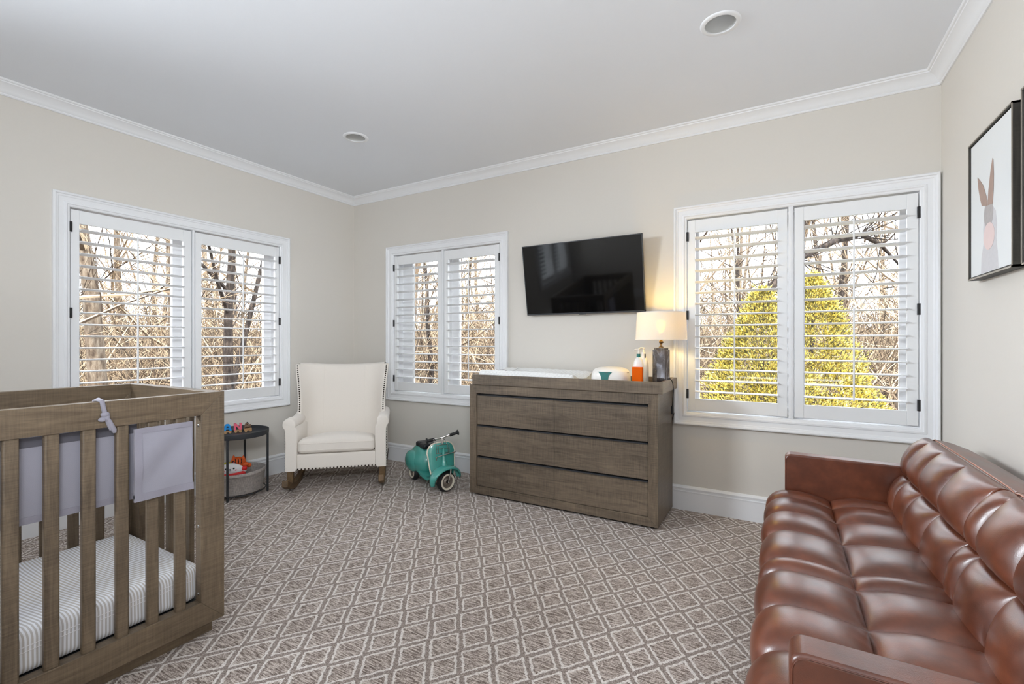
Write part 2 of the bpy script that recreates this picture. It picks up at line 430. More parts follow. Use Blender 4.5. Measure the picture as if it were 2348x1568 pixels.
def tag(o, label, cat, group=None, kind=None):
    o['label'] = label; o['category'] = cat
    if group: o['group'] = group
    if kind: o['kind'] = kind
    return o
def struct(name, g, m, parent=None, **kw):
    o = obj(name, g, m, parent, **kw)
    if parent is None: o['kind'] = 'structure'
    return o
def rooted(g, loc):
    """mesh thing authored in world space whose origin sits at loc"""
    g.v = [tuple(Vector(v) - Vector(loc)) for v in g.v]; return g

# ------------------------------------------------------------------ room shell
def back(u, n, z): return (u, BW - n, z)
def left(u, n, z): return (LW + n, u, z)
def right(u, n, z): return (RW - n, u, z)
def rear(u, n, z): return (u, YR + n, z)
def wallg(P, u0, u1, holes):
    g = G(P); T = -0.2
    us = [u0]
    for (a, b, c, d) in holes: us += [a, b]
    us.append(u1)
    for i in range(0, len(us), 2): g.box(us[i], us[i + 1], T, 0, -0.02, CH + 0.02)
    for (a, b, c, d) in holes:
        g.box(a, b, T, 0, -0.02, c); g.box(a, b, T, 0, d, CH + 0.02)
    return g
ZB, ZT = 0.703, 2.077
WIN = {1: (left, 1.112, 2.755), 2: (back, -3.514, -2.073), 3: (back, -0.680, 0.774), 4: (left, -2.61, -1.05)}
def hole(k):
    P, a, b = WIN[k]; return (a + 0.073, b - 0.073, ZB - 0.015, ZT + 0.015)
struct('wall_left', wallg(left, YR - 0.2, BW, [hole(4), hole(1)]), M['wall'], smooth=0)
struct('wall_back', wallg(back, LW - 0.2, RW + 0.2, [hole(2), hole(3)]), M['wall'], smooth=0)
struct('wall_right', wallg(right, YR - 0.2, BW, []), M['wall'], smooth=0)
struct('wall_rear', wallg(rear, LW, RW, []), M['wall'], smooth=0)
struct('floor', G().box(LW - 0.2, RW + 0.2, YR - 0.2, BW + 0.2, -0.1, 0), M['carpet'], smooth=0)
LIGHTS = [(-0.261, 2.468), (-2.784, 2.495), (-2.784, -0.2), (-0.261, -0.2)]
def ceiling():
    g = G(); R = 0.071; q = 0.11; z = CH
    xs = sorted({LW - 0.2, RW + 0.2} | {x + s for x, _ in LIGHTS for s in (-q, q)})
    ys = sorted({YR - 0.2, BW + 0.2} | {round(y + s, 5) for _, y in LIGHTS for s in (-q, q)})
    for i in range(len(xs) - 1):
        for j in range(len(ys) - 1):
            cx, cy_ = (xs[i] + xs[i + 1]) / 2, (ys[j] + ys[j + 1]) / 2
            hit = [l for l in LIGHTS if abs(l[0] - cx) < 0.01 and abs(l[1] - cy_) < 0.05 and ys[j + 1] - ys[j] > 0.15 or False]
            x0, x1, y0, y1 = xs[i], xs[i + 1], ys[j], ys[j + 1]
            hit = [l for l in LIGHTS if x0 - 1e-4 < l[0] - q + 1e-3 and l[0] + q - 1e-3 < x1 + 1e-4 and l[0] - q < cx < l[0] + q and l[1] - q < cy_ < l[1] + q]
            if not hit: g.add([(x0, y0, z), (x1, y0, z), (x1, y1, z), (x0, y1, z)], [(0, 1, 2, 3)]); continue
    for (lx, ly) in LIGHTS:
        n = 32; inn = []; out = []
        for i in range(n):
            a = 2 * PI * i / n; c, s_ = math.cos(a), math.sin(a); k = q / max(abs(c), abs(s_))
            inn.append((lx + R * c, ly + R * s_, z)); out.append((lx + k * c, ly + k * s_, z))
        g.add(inn + out, [(i, (i + 1) % n, n + (i + 1) % n, n + i) for i in range(n)])
    g.box(LW - 0.35, RW + 0.35, YR - 0.35, BW + 0.35, z + 0.16, z + 0.3)
    return g
# keep both rows of lights on common grid lines: y squares differ slightly between the two far lights
LIGHTS[1] = (-2.784, 2.468)
struct('ceiling', ceiling(), M['ceiling'], smooth=0, recalc=False)

def moulding(name, P, u0, u1, prof, m=None):
    """profile (n, z) run along a wall between two inner corners, mitred"""
    g = G(P)
    g.loft([[(u0 + max(n, 0), n, z) for n, z in prof], [(u1 - max(n, 0), n, z) for n, z in prof]])
    return struct(name, g, m or M['trim'], smooth=25)
BASE = [(-0.004, 0.0), (0.016, 0.0), (0.016, 0.128), (0.018, 0.131), (0.018, 0.136), (0.013, 0.140), (0.013, 0.150), (0.019, 0.153), (0.020, 0.160), (0.014, 0.168), (0.008, 0.174), (-0.004, 0.174)]
CROWN = [(-0.004, 2.662), (0.008, 2.662), (0.012, 2.668), (0.010, 2.674), (0.016, 2.679), (0.022, 2.690), (0.036, 2.706), (0.054, 2.718), (0.064, 2.722), (0.066, 2.728), (0.074, 2.730), (0.078, 2.736), (0.078, CH + 0.003), (-0.004, CH + 0.003)]
for nm, P, a, b in (('left', left, YR, BW), ('back', back, LW, RW), ('right', right, YR, BW), ('rear', rear, LW, RW)):
    moulding('baseboard_' + nm, P, a, b, BASE)
for i, (P, a, b) in enumerate(((left, YR, BW), (back, LW, RW), (right, YR, BW), (rear, LW, RW))):
    moulding('trim_%d' % (i + 1), P, a, b, CROWN)

def downlight(x, y, label):
    t = thing('recessed_downlight', label, 'ceiling light', (x, y, CH), 0, 'recessed ceiling lights')
    g = G(); g.lathe([(0.070, CH), (0.070, CH - 0.006), (0.084, CH - 0.007), (0.091, CH - 0.003), (0.092, CH), (0.070, CH)], 48, (x, y, 0))
    obj('trim_ring', g, M['trim'], t, smooth=60)
    g = G(); g.lathe([(0.071, CH - 0.004), (0.066, CH + 0.03), (0.058, CH + 0.07), (0.047, CH + 0.10), (0.0, CH + 0.115)], 40, (x, y, 0))
    obj('reflector_cup', g, plain('white_baffle', srgb(200, 200, 198), 0.5, 0.01) if 'white_baffle' not in bpy.data.materials else bpy.data.materials['white_baffle'], t, smooth=60, recalc=False)
    g = G(); g.lathe([(0.034, CH + 0.105), (0.034, CH + 0.075), (0.028, CH + 0.064), (0.0, CH + 0.060)], 24, (x, y, 0))
    obj('bulb', g, M['trim'], t, smooth=60)
downlight(*LIGHTS[0], 'white recessed downlight in the ceiling above the sofa and right window')
downlight(*LIGHTS[1], 'white recessed downlight in the ceiling nearer the room corner above the armchair')

# ------------------------------------------------------------------ windows and shutters
CAS = [(0.0, -0.003), (0.0, 0.026), (0.006, 0.031), (0.013, 0.029), (0.017, 0.021), (0.026, 0.019), (0.030, 0.015), (0.056, 0.012), (0.060, 0.017), (0.070, 0.018), (0.074, 0.012), (0.082, 0.010), (0.088, 0.005), (0.088, -0.012), (0.08, -0.012)]
def rect_frame(g, u0, u1, z0, z1, prof):
    """mitred frame; prof = (inset from the outer edge, n)"""
    rings = []
    for (su, sz) in ((0, 0), (1, 0), (1, 1), (0, 1), (0, 0)):
        rings.append([(u0 + w_ if su == 0 else u1 - w_, n, z0 + w_ if sz == 0 else z1 - w_) for w_, n in prof])
    return g.loft(rings, cap=False) if False else g.grid(lambda i, j: rings[j][i % len(prof)], len(prof), 5, True)
NL = 15
def shutter(P, p0, p1, s0, s1, hinge, label, grp):
    cu = (p0 + p1) / 2
    t = thing('plantation_shutter', label, 'shutter', P(cu, -0.015, 0.707), 0, grp)
    g = G(P); a, b = -0.026, -0.001; z0, z1, r0, r1 = 0.713, 2.065, 0.797, 1.978
    g.box(p0 + 0.002, s0, a, b, z0, z1); g.box(s1, p1 - 0.002, a, b, z0, z1)
    g.box(s0, s1, a + 0.001, b - 0.001, z0, r0); g.box(s0, s1, a + 0.001, b - 0.001, r1, z1)
    obj('panel_frame', g, M['shutter'], t, smooth=0, bevel=0.0015, bseg=1)
    zs = [1.936 - 0.0776 * i for i in range(NL)]
    for part, zz in (('upper_louvers', zs[:7]), ('lower_louvers', zs[7:])):
        g = G(P); tilt = 0.05 if part == 'upper_louvers' else 0.0
        for z in zz:
            ring = []
            for k in range(14):
                an = 2 * PI * k / 14; cn, cz = 0.0445 * math.cos(an), 0.0058 * math.sin(an)
                ring.append((cn * math.cos(tilt) - cz * math.sin(tilt), cn * math.sin(tilt) + cz * math.cos(tilt)))
            g.loft([[(u, -0.0155 + n, z + q) for n, q in ring] for u in (s0 + 0.001, s1 - 0.001)])
        obj(part, g, M['shutter'], t, smooth=50)
    cs = (s0 + s1) / 2
    for za, zb in ((zs[6] - 0.012, zs[0] + 0.012), (zs[-1] - 0.008, zs[7] + 0.014)):
        g = G(P).box(cs - 0.005, cs + 0.005, 0.030, 0.040, za, zb)
        obj('tilt_rod', g, M['shutter'], t, smooth=0, bevel=0.002, bseg=1)
    for z in (1.95, 1.39, 0.833):
        u = p0 if hinge < 0 else p1
        g = G(P).box(u - 0.009, u + 0.007, -0.004, 0.008, z - 0.033, z + 0.033) if hinge < 0 else G(P).box(u - 0.007, u + 0.009, -0.004, 0.008, z - 0.033, z + 0.033)
        g.loft([[(u + 0.004 * math.cos(q * PI / 3), 0.009 + 0.004 * math.sin(q * PI / 3), zz) for q in range(6)] for zz in (z - 0.033, z + 0.033)])
        obj('hinge', g, M['black_metal'], t, smooth=30)
def window(k, panels, opens, labels, inset):
    P, a, b = WIN[k]
    root = bpy.data.objects.new('window_%d' % k, None); COL.objects.link(root); root['kind'] = 'structure'
    root.location = P((a + b) / 2, 0, 0.61); OFF[root.name] = Vector(root.location)
    g = G(P); rect_frame(g, a, b, 0.612, 2.164, CAS); obj('window_casing', g, M['trim'], root, smooth=25)
    h0, h1 = a + 0.088, b - 0.088
    g = G(P)
    g.box(h0 - 0.014, h0, -0.19, -0.013, ZB, ZT); g.box(h1, h1 + 0.014, -0.19, -0.013, ZB, ZT)
    g.box(h0 - 0.014, h1 + 0.014, -0.19, -0.013, ZB - 0.014, ZB); g.box(h0 - 0.014, h1 + 0.014, -0.19, -0.013, ZT, ZT + 0.014)
    m0, m1 = panels[0][1] + 0.004, panels[1][0] - 0.004
    g.box(m0 + 0.003, m1 - 0.003, -0.19, -0.033, ZB, ZT)
    obj('window_jamb', g, M['jamb'], root, smooth=0)
    g = G(P).box(m0, m1, -0.034, 0.002, ZB, ZT); g.box((m0 + m1) / 2 - 0.004, (m0 + m1) / 2 + 0.004, 0, 0.005, ZB, ZT)
    obj('centre_post', g, M['trim'], root, smooth=0)
    for i in (0, 1):
        lo = h0 if i == 0 else m1 - 0.003; hi = m0 + 0.003 if i == 0 else h1
        s0 = max(opens[i][0] + inset[i][0], lo + 0.03); s1 = min(opens[i][1] - inset[i][1], hi - 0.03)
        g = G(P); n0, n1 = -0.17, -0.135
        g.box(lo, s0, n0, n1, ZB, ZT); g.box(s1, hi, n0, n1, ZB, ZT)
        g.box(s0, s1, n0, n1, ZB, 0.765); g.box(s0, s1, n0, n1, 2.02, ZT)
        sh = obj('window_sash', g, M['jamb'], root, smooth=0)
        g = G(P).box(s0 - 0.004, s1 + 0.004, -0.155, -0.151, 0.761, 2.024); obj('window_pane', g, M['glass'], sh, smooth=0)
    for i in (0, 1):
        shutter(P, panels[i][0], panels[i][1], opens[i][0], opens[i][1], -1 if i == 0 else 1, labels[i], 'white plantation shutters')
window(1, [(1.204, 1.925), (1.949, 2.663)], [(1.249, 1.866), (1.997, 2.622)],
       ['left white plantation shutter of the left-wall window behind the crib', 'white plantation shutter between the crib and the armchair, on the left wall'], ((0.015, 0.015), (0.015, 0.022)))
window(2, [(-3.422, -2.815), (-2.784, -2.165)], [(-3.379, -2.862), (-2.737, -2.217)],
       ['narrow white plantation shutter nearest the room corner, behind the armchair', 'narrow white plantation shutter beside the television, behind the dresser end'], ((0.085, 0.01), (0.03, 0.01)))
window(3, [(-0.588, 0.028), (0.064, 0.682)], [(-0.538, -0.026), (0.117, 0.630)],
       ['white plantation shutter beside the table lamp, left half of the right window', 'white plantation shutter above the sofa arm, right half of the right window'], ((0.006, 0.006), (0.01, 0.012)))
window(4, [(-2.516, -1.846), (-1.814, -1.144)], [(-2.468, -1.894), (-1.766, -1.192)],
       ['white plantation shutter seen only as a reflection in the television, farther half', 'white plantation shutter seen only as a reflection in the television, nearer half'], ((0.01, 0.01), (0.01, 0.01)))

# ------------------------------------------------------------------ crib
def crib():
    x1, x0, y1, y0 = -2.010, -2.790, 1.090, -0.300
    t = thing('crib', 'grey-brown wooden baby crib with slatted sides in the left foreground', 'crib', ((x0 + x1) / 2, (y0 + y1) / 2, 0))
    th = 0.042; zt, zb = 0.996, 0.063
    mx, my, mz = M['crib_x'], M['crib_y'], M['crib_z']
    for sx in (1, -1):
        xa, xb = (x1 - th, x1) if sx > 0 else (x0, x0 + th)
        xc = xa if sx > 0 else xb
        # mitred long frame: rails and posts as trapezoids
        def prism_yz(poly): return G().prism(poly, lambda p, h: (h, p[0], p[1]), xa, xb)
        k = 0.090
        obj('top_rail', prism_yz([(y0, zt), (y1, zt), (y1 - k, zt - k), (y0 + k, zt - k)]), my, t, bevel=0.0015, smooth=20)
        obj('bottom_rail', prism_yz([(y0, zb), (y1, zb), (y1 - k, zb + 0.096), (y0 + k, zb + 0.096)]), my, t, bevel=0.0015, smooth=20)
        for e in (0, 1):
            yy = [(y1, zb), (y1, zt), (y1 - k, zt - k), (y1 - k, zb + 0.096)] if e else [(y0, zb), (y0, zt), (y0 + k, zt - k), (y0 + k, zb + 0.096)]
            p = obj('corner_post', prism_yz(yy), mz, t, bevel=0.0015, smooth=20)
            if e and sx > 0:
                for z in (0.865, 0.46, 0.19):
                    g = G(); g.sphere((x1 - 0.02, y1 - k - 0.0005, z), (0.006, 0.003, 0.006), 12, 8); obj('bolt', g, M['bolt'], p, smooth=60)
        y = 0.914
        while y > y0 + 0.1:
            g = G().box(xa + 0.011, xb - 0.008, y, y + 0.037, zb + 0.09, zt - 0.085)
            obj('slat', g, mz, t, bevel=0.005, smooth=40); y -= 0.0926
    for e in (1, -1):
        ya, yb = (y1 - th, y1) if e > 0 else (y0, y0 + th)
        xi0, xi1 = x0 + th, x1 - th
        obj('end_rail', G().box(xi0, xi1, ya, yb, zt - 0.09, zt), mx, t, bevel=0.0015, smooth=20)
        obj('end_bottom_rail', G().box(xi0, xi1, ya, yb, zb, zb + 0.096), mx, t, bevel=0.0015, smooth=20)
        for xs_ in (xi0, xi1 - 0.08):
            pass
        obj('end_post', G().box(xi0, xi0 + 0.085, ya + 0.002, yb - 0.002, zb + 0.096, zt - 0.09), mz, t, smooth=20, bevel=0.0015)
        x = xi0 + 0.14
        while x < xi1 - 0.06:
            obj('slat', G().box(x, x + 0.034, ya + 0.01, yb - 0.01, zb + 0.09, zt - 0.085), mz, t, bevel=0.005, smooth=40); x += 0.088
    obj('plinth', G().box(x0 + 0.05, x1 - 0.052, y0 + 0.05, y1 - 0.022, 0, zb + 0.002), my, t, bevel=0.001, smooth=20)
    obj('mattress_support', G().box(x0 + th + 0.004, x1 - th - 0.004, y0 + th + 0.004, y1 - th - 0.004, 0.125, 0.146), M['dark_metal'], t, smooth=0)
    # mattress
    mt = thing('crib_mattress', 'crib mattress under a grey and white striped fitted sheet', 'mattress', (-2.40, 0.4, 0.147))
    g = G().pillow(-2.742, -2.060, -0.25, 1.036, 0.147, 0.292, 0.035, 18, 0.004)
    o = obj('fitted_sheet', g, M['sheet'], mt, smooth=60)
    for z in (0.232, 0.248):
        g = G(); g.tube([(-2.0592, -0.2, z - 0.012), (-2.0592, 0.4, z - 0.008), (-2.0592, 0.99, z + 0.006)], 0.0012, 5); obj('seam', g, M['toy_white'], mt, smooth=60)
    # breathable liner inside the front slats
    ln = thing('crib_liner', 'pale grey mesh liner wrapped inside the crib slats, one end folded over outside', 'crib liner', (-2.06, 0.4, 0.64))
    xl = -2.049
    def wav(y, z, a=0.0): return 0.003 * math.sin(y * 23) + a
    def sheetg(x, ya, yb, za, zb, thk=0.004, nu=60, amp=1.0, fn=None):
        g = G(); f = fn or (lambda y, z: amp * 0.0022 * math.sin(y * 27 + z * 6))
        for s_ in (0, 1):
            g.grid(lambda i, j: (x + s_ * thk + f(ya + (yb - ya) * i / (nu - 1), za + (zb - za) * j / 9), ya + (yb - ya) * i / (nu - 1), za + (zb - za) * j / 9), nu, 10)
        # close the rim
        n = nu * 10
        v0 = len(g.v) - 2 * n
        def idx(s_, i, j): return s_ * n + j * nu + i
        rim = [(i, 0) for i in range(nu)] + [(nu - 1, j) for j in range(1, 10)] + [(i, 9) for i in range(nu - 2, -1, -1)] + [(0, j) for j in range(8, 0, -1)]
        m_ = len(rim)
        for k in range(m_):
            a, b = rim[k], rim[(k + 1) % m_]
            g.f.append((idx(0, *a), idx(0, *b), idx(1, *b), idx(1, *a)))
        return g
    ln_m = obj('mesh_panel', sheetg(xl - 0.006, -0.22, 0.80, 0.648, 0.885), M['mesh_liner'], ln, smooth=60)
    obj('bottom_binding', sheetg(xl - 0.0075, -0.22, 0.80, 0.628, 0.650, 0.007), M['liner_trim'], ln, smooth=60)
    obj('top_band', sheetg(xl - 0.0075, -0.22, 0.80, 0.868, 0.900, 0.007), M['liner_dark'], ln, smooth=60)
    # folded flap over the outside of the two slats nearest the post
    def fold(y, z):
        return 0.004 + 0.004 * math.sin((y - 0.78) * 30 + (0.9 - z) * 9) + 0.003 * math.sin((y - z) * 40)
    obj('folded_flap', sheetg(-2.006, 0.790, 0.962, 0.652, 0.876, 0.004, 40, 1, fold), M['mesh_liner'], ln, smooth=60)
    obj('flap_binding', sheetg(-2.008, 0.772, 0.964, 0.628, 0.654, 0.008, 40, 1, fold), M['liner_trim'], ln, smooth=60)
    obj('flap_binding', sheetg(-2.008, 0.779, 0.962, 0.872, 0.890, 0.008, 40, 1, fold), M['liner_trim'], ln, smooth=60)
    obj('flap_binding', sheetg(-2.0085, 0.772, 0.796, 0.640, 0.888, 0.009, 12, 1, lambda y, z: fold(y, z) + 0.001 * math.sin(z * 160)), M['liner_trim'], ln, smooth=60)
    obj('flap_edge', sheetg(-2.030, 0.958, 0.966, 0.632, 0.888, 0.026, 4, 0), M['mesh_liner'], ln, smooth=60)
    g = G()
    yt = 0.688; xo = -2.006
    g.tube([(-2.056, yt - .01, 0.93), (-2.052, yt - .008, 0.999), (-2.03, yt - 0.006, 1.003), (xo, yt - .004, 0.999), (xo, yt, 0.975), (xo, yt + .004, 0.955)], [0.007] * 6, 8)
    g.sphere((xo + 0.002, yt + 0.004, 0.952), (0.008, 0.013, 0.010)); g.sphere((xo + 0.003, yt - 0.004, 0.936), (0.008, 0.012, 0.008)); g.sphere((xo + 0.002, yt + 0.008, 0.940), (0.007, 0.010, 0.013))
    g.tube([(xo + 0.002, yt + 0.008, 0.945), (xo + 0.002, yt + 0.018, 0.92), (xo + 0.002, yt + 0.028, 0.896), (xo + 0.001, yt + 0.031, 0.886)], [0.006, 0.0075, 0.008, 0.005], 8)
    g.tube([(xo + 0.001, yt + 0.006, 0.945), (xo + 0.0, yt + 0.014, 0.92), (xo + 0.0, yt + 0.022, 0.898)], [0.005, 0.007, 0.006], 8)
    obj('knotted_tie', g, M['liner_trim'], ln, smooth=60)
crib()

# ------------------------------------------------------------------ end table with hanging basket
def end_table():
    cx, cy_ = -3.749, 2.127
    t = thing('side_table', 'round black metal tray table with a grey fabric basket below', 'side table', (cx, cy_, 0))
    g = G(); g.lathe([(0.0, 0.466), (0.212, 0.466), (0.220, 0.470), (0.224, 0.478), (0.226, 0.502), (0.229, 0.502), (0.229, 0.474), (0.224, 0.464), (0.214, 0.460), (0.0, 0.460)], 64, (cx, cy_, 0))
    obj('tray', g, M['dark_metal'], t, smooth=40)
    for sx, sy in ((1, 1), (1, -1), (-1, 1), (-1, -1)):
        x, y = cx + sx * 0.158, cy_ + sy * 0.158
        g = G().box(x - 0.006, x + 0.006, y - 0.006, y + 0.006, 0.008, 0.480); g.lathe([(0.0, 0.0), (0.007, 0.0), (0.007, 0.010), (0.0, 0.010)], 12, (x, y, 0))
        obj('leg', g, M['dark_metal'], t, smooth=30)
        g = G().tube([(x - sx * 0.004, y - sy * 0.004, 0.462), (x - sx * 0.02, y - sy * 0.02, 0.456), (x - sx * 0.05, y - sy * 0.05, 0.456)], 0.004, 6); obj('bracket', g, M['dark_metal'], t, smooth=60)
    g = G(); n = 64
    g.tube([(cx + 0.205 * math.cos(2 * PI * i / n), cy_ + 0.205 * math.sin(2 * PI * i / n), 0.032) for i in range(n + 1)], 0.004, 8, False)
    obj('lower_ring', g, M['dark_metal'], t, smooth=60)
    g = G(); pr = [(0.0, 0.030), (0.175, 0.030), (0.183, 0.034), (0.205, 0.190), (0.208, 0.192), (0.208, 0.178), (0.212, 0.178), (0.214, 0.192), (0.209, 0.199), (0.202, 0.199), (0.199, 0.190), (0.178, 0.042), (0.0, 0.040)]
    def wob(r, z, a): return r * (1 + 0.012 * math.sin(5 * a + 1) * (z / 0.2) + 0.004 * math.sin(17 * a))
    g.grid(lambda i, j: (cx + wob(pr[j][0], pr[j][1], 2 * PI * i / 96) * math.cos(2 * PI * i / 96), cy_ + wob(pr[j][0], pr[j][1], 2 * PI * i / 96) * math.sin(2 * PI * i / 96), pr[j][1] + (0.004 * math.sin(6 * PI * i / 96) if pr[j][1] > 0.1 else 0)), 96, len(pr), True)
    obj('fabric_basket', g, M['basket'], t, smooth=50)
    # toy train on the tray, facing the camera side
    d = Vector((0.37, 0.93, 0)).normalized(); s_ = Vector((0.93, -0.37, 0)).normalized()
    def fr(o):  # local (along, toward viewer, up)
        return lambda a, b, c: tuple(Vector(o) + (d * a + s_ * b + Vector((0, 0, c))) * 1.25)
    z0 = 0.4662
    spots = [(-3.862, 2.118), (-3.835, 2.185), (-3.808, 2.252)]
    def wagon(o, deck, r=0.008, w_=0.014):
        P = fr((o[0], o[1], z0)); root = None
        return P
    def wheels(P, t_, m):
        for a in (-0.013, 0.013):
            for b in (-0.013, 0.013):
                g = G(P); g.lathe([(0.0, b - 0.003), (0.0085, b - 0.003), (0.0085, b + 0.003), (0.0, b + 0.003)], 20, (a, 0, 0.0087), 'y')
                obj('wheel', g, m, t_, smooth=40)
    labs = [('blue wooden letter A wagon of the toy train on the round tray', 'toy_blue'), ('pink wooden letter N wagon of the toy train on the round tray', 'toy_pink')]
    for (o, (lab, mm), ch) in zip(spots, labs, 'AN'):
        P = fr((o[0], o[1], z0)); t_ = thing('toy_letter_wagon', lab, 'toy', (o[0], o[1], z0))
        g = G(P).box(-0.021, 0.021, -0.009, 0.009, 0.007, 0.016); obj('wagon_deck', g, M['toy_wood'], t_, bevel=0.002)
        wheels(P, t_, M['toy_wood'])
        g = G(P); b0, b1 = -0.008, 0.008
        pf = lambda p, h: (p[0], h, p[1])
        if ch == 'A':
            # rounded-top letter with counter: outline + two holes built from bars
            outer = [(-0.024, 0.016), (-0.0165, 0.047), (-0.012, 0.056), (-0.005, 0.060), (0.005, 0.060), (0.012, 0.056), (0.0165, 0.047), (0.024, 0.016)]
            g.prism([(-0.024, 0.016), (-0.0165, 0.047), (-0.012, 0.056), (-0.005, 0.060), (-0.0035, 0.046), (-0.0075, 0.034), (-0.010, 0.016)], pf, b0, b1)
            g.prism([(0.024, 0.016), (0.0165, 0.047), (0.012, 0.056), (0.005, 0.060), (0.0035, 0.046), (0.0075, 0.034), (0.010, 0.016)], pf, b0, b1)
            g.prism([(-0.005, 0.060), (0.005, 0.060), (0.0035, 0.046), (-0.0035, 0.046)], pf, b0, b1)
            g.prism([(-0.010, 0.025), (0.010, 0.025), (0.008, 0.035), (-0.008, 0.035)], pf, b0, b1)
        else:
            g.box(-0.022, -0.010, b0, b1, 0.016, 0.060); g.box(0.010, 0.022, b0, b1, 0.016, 0.060)
            g.prism([(-0.022, 0.060), (-0.009, 0.060), (0.022, 0.016), (0.009, 0.016)], pf, b0 + 0.0002, b1 - 0.0002)
        obj('letter_' + ch.lower(), g, M[mm], t_, bevel=0.001, smooth=30)
        g = G(P); g.tube([(0.021, 0, 0.011), (0.030, 0, 0.011)], 0.0022, 8); g.sphere((0.032, 0, 0.011), 0.004, 10, 8); obj('coupling', g, M['toy_black'], t_, smooth=60)
    o = spots[2]; P = fr((o[0], o[1], z0)); t_ = thing('toy_engine', 'brown wooden animal wagon at the end of the toy train on the tray', 'toy', (o[0], o[1], z0))
    obj('wagon_deck', G(P).box(-0.022, 0.022, -0.009, 0.009, 0.007, 0.022), M['toy_wood'], t_, bevel=0.003)
    wheels(P, t_, M['toy_wood'])
    g = G(P); g.tube([(-0.020, 0, 0.026), (-0.010, 0, 0.034), (0.008, 0, 0.033), (0.014, 0, 0.040), (0.018, 0, 0.044)], [0.006, 0.012, 0.011, 0.008, 0.004], 10)
    g.tube([(-0.018, 0, 0.036), (-0.008, 0, 0.052), (-0.002, 0, 0.050), (0.002, 0, 0.042)], [0.004, 0.007, 0.006, 0.004], 8)
    obj('animal_body', g, M['toy_brown'], t_, smooth=60)
    g = G(P); g.tube([(-0.014, 0, 0.044), (-0.004, 0, 0.059), (0.006, 0, 0.052)], [0.003, 0.004, 0.003], 8); obj('dark_mane', g, M['toy_black'], t_, smooth=60)
    # soft toys in the basket
    vd = Vector((0.866, -0.5, 0)); vr = Vector((0.5, 0.866, 0))   # roughly toward the viewer / to the right of the toys
    vd = Vector((0.87, -0.49, 0)).normalized(); vr = Vector((0.49, 0.87, 0)).normalized()
    def tf(o): return lambda a, b, c: tuple(Vector(o) + vr * a + vd * b + Vector((0, 0, c)))
    o = (-3.650, 2.020, 0.207); P = tf(o); t_ = thing('soft_toy', 'white-faced soft toy with pink cheeks in the grey basket', 'soft toy', (o[0], o[1], 0.06))
    g = G(P); g.grid(lambda i, j: (0.075 * math.sin(PI * j / 13) * math.cos(2 * PI * i / 24) * (1.25 - 0.25 * math.cos(PI * j / 13)), 0.022 * math.sin(PI * j / 13) * math.sin(2 * PI * i / 24), 0.045 * math.cos(PI * j / 13) + 0.022), 24, 14, True)
    head = obj('face', g, M['toy_white'], t_, smooth=60)
    for a in (-0.026, 0.026):
        g = G(P); g.sphere((a, 0.021, 0.030), (0.0065, 0.004, 0.0065), 12, 8); obj('eye', g, M['toy_black'], head, smooth=60)
        g = G(P); g.sphere((a * 1.5, 0.018, 0.016), (0.008, 0.004, 0.005), 12, 8); obj('cheek', g, M['toy_pink'], head, smooth=60)
    g = G(P); g.sphere((0, 0.022, 0.024), (0.006, 0.004, 0.004), 12, 8); g.tube([(-0.008, 0.022, 0.017), (-0.004, 0.023, 0.014), (0, 0.023, 0.018), (0.004, 0.023, 0.014), (0.008, 0.022, 0.017)], 0.0012, 6); obj('nose', g, M['toy_black'], head, smooth=60)
    g = G(P); g.pillow(-0.085, 0.105, -0.035, 0.02, -0.05, 0.0, 0.02, 8); g.pillow(0.065, 0.115, -0.03, 0.012, 0.0, 0.034, 0.014, 6); obj('red_body', g, M['toy_red'], t_, smooth=60)
    o = (-3.715, 2.085, 0.225); P = tf(o); t_ = thing('soft_toy', 'orange and black striped soft toy at the back of the basket', 'soft toy', (o[0], o[1], 0.06))
    g = G(P); g.sphere((0.03, 0, 0.030), (0.055, 0.035, 0.045)); g.sphere((0.075, 0.01, 0.012), (0.03, 0.02, 0.02)); g.sphere((0.105, 0.0, 0.0), (0.018, 0.014, 0.018)); obj('body', g, M['toy_orange'], t_, smooth=60)
    for a, c in ((0.0, 0.07), (0.065, 0.062)):
        g = G(P); g.lathe([(0.0, c + 0.022), (0.008, c + 0.01), (0.016, c - 0.01), (0.0, c - 0.012)], 14, (a, 0, 0)); obj('ear', g, M['toy_orange'], t_, smooth=60)
    for a in (0.01, 0.03, 0.05):
        g = G(P); g.tube([(a, 0.010 + 0.02, 0.066), (a + 0.004, 0.036, 0.046), (a, 0.038, 0.028)], 0.003, 6); obj('stripe', g, M['toy_black'], t_, smooth=60)
    o = (-3.725, 2.035, 0.225); P = tf(o); t_ = thing('soft_toy', 'yellow-green soft toy with black outlines between the white and orange toys', 'soft toy', (o[0], o[1], 0.06))
    g = G(P); g.sphere((0.01, 0.03, 0.028), (0.032, 0.02, 0.026)); h = obj('body', g, M['toy_yellow'], t_, smooth=60)
    g = G(P); g.sphere((0.045, 0.028, 0.030), (0.013, 0.016, 0.026)); obj('black_ear', g, M['toy_black'], t_, smooth=60)
    g = G(P); g.sphere((0.049, 0.038, 0.030), (0.009, 0.010, 0.020)); obj('pink_ear', g, M['toy_pink'], t_, smooth=60)
    g = G(P); g.sphere((-0.012, 0.048, 0.030), (0.008, 0.004, 0.008)); obj('eye', g, M['toy_white'], h, smooth=60)
    g = G(P); g.sphere((-0.012, 0.052, 0.030), (0.004, 0.002, 0.004)); g.sphere((0.010, 0.050, 0.034), (0.004, 0.003, 0.006)); obj('pupil', g, M['toy_black'], h, smooth=60)
    o = (-3.755, 1.975, 0.21); P = tf(o); t_ = thing('soft_toy', 'small green soft toy at the left rim of the basket', 'soft toy', (o[0], o[1], 0.06))
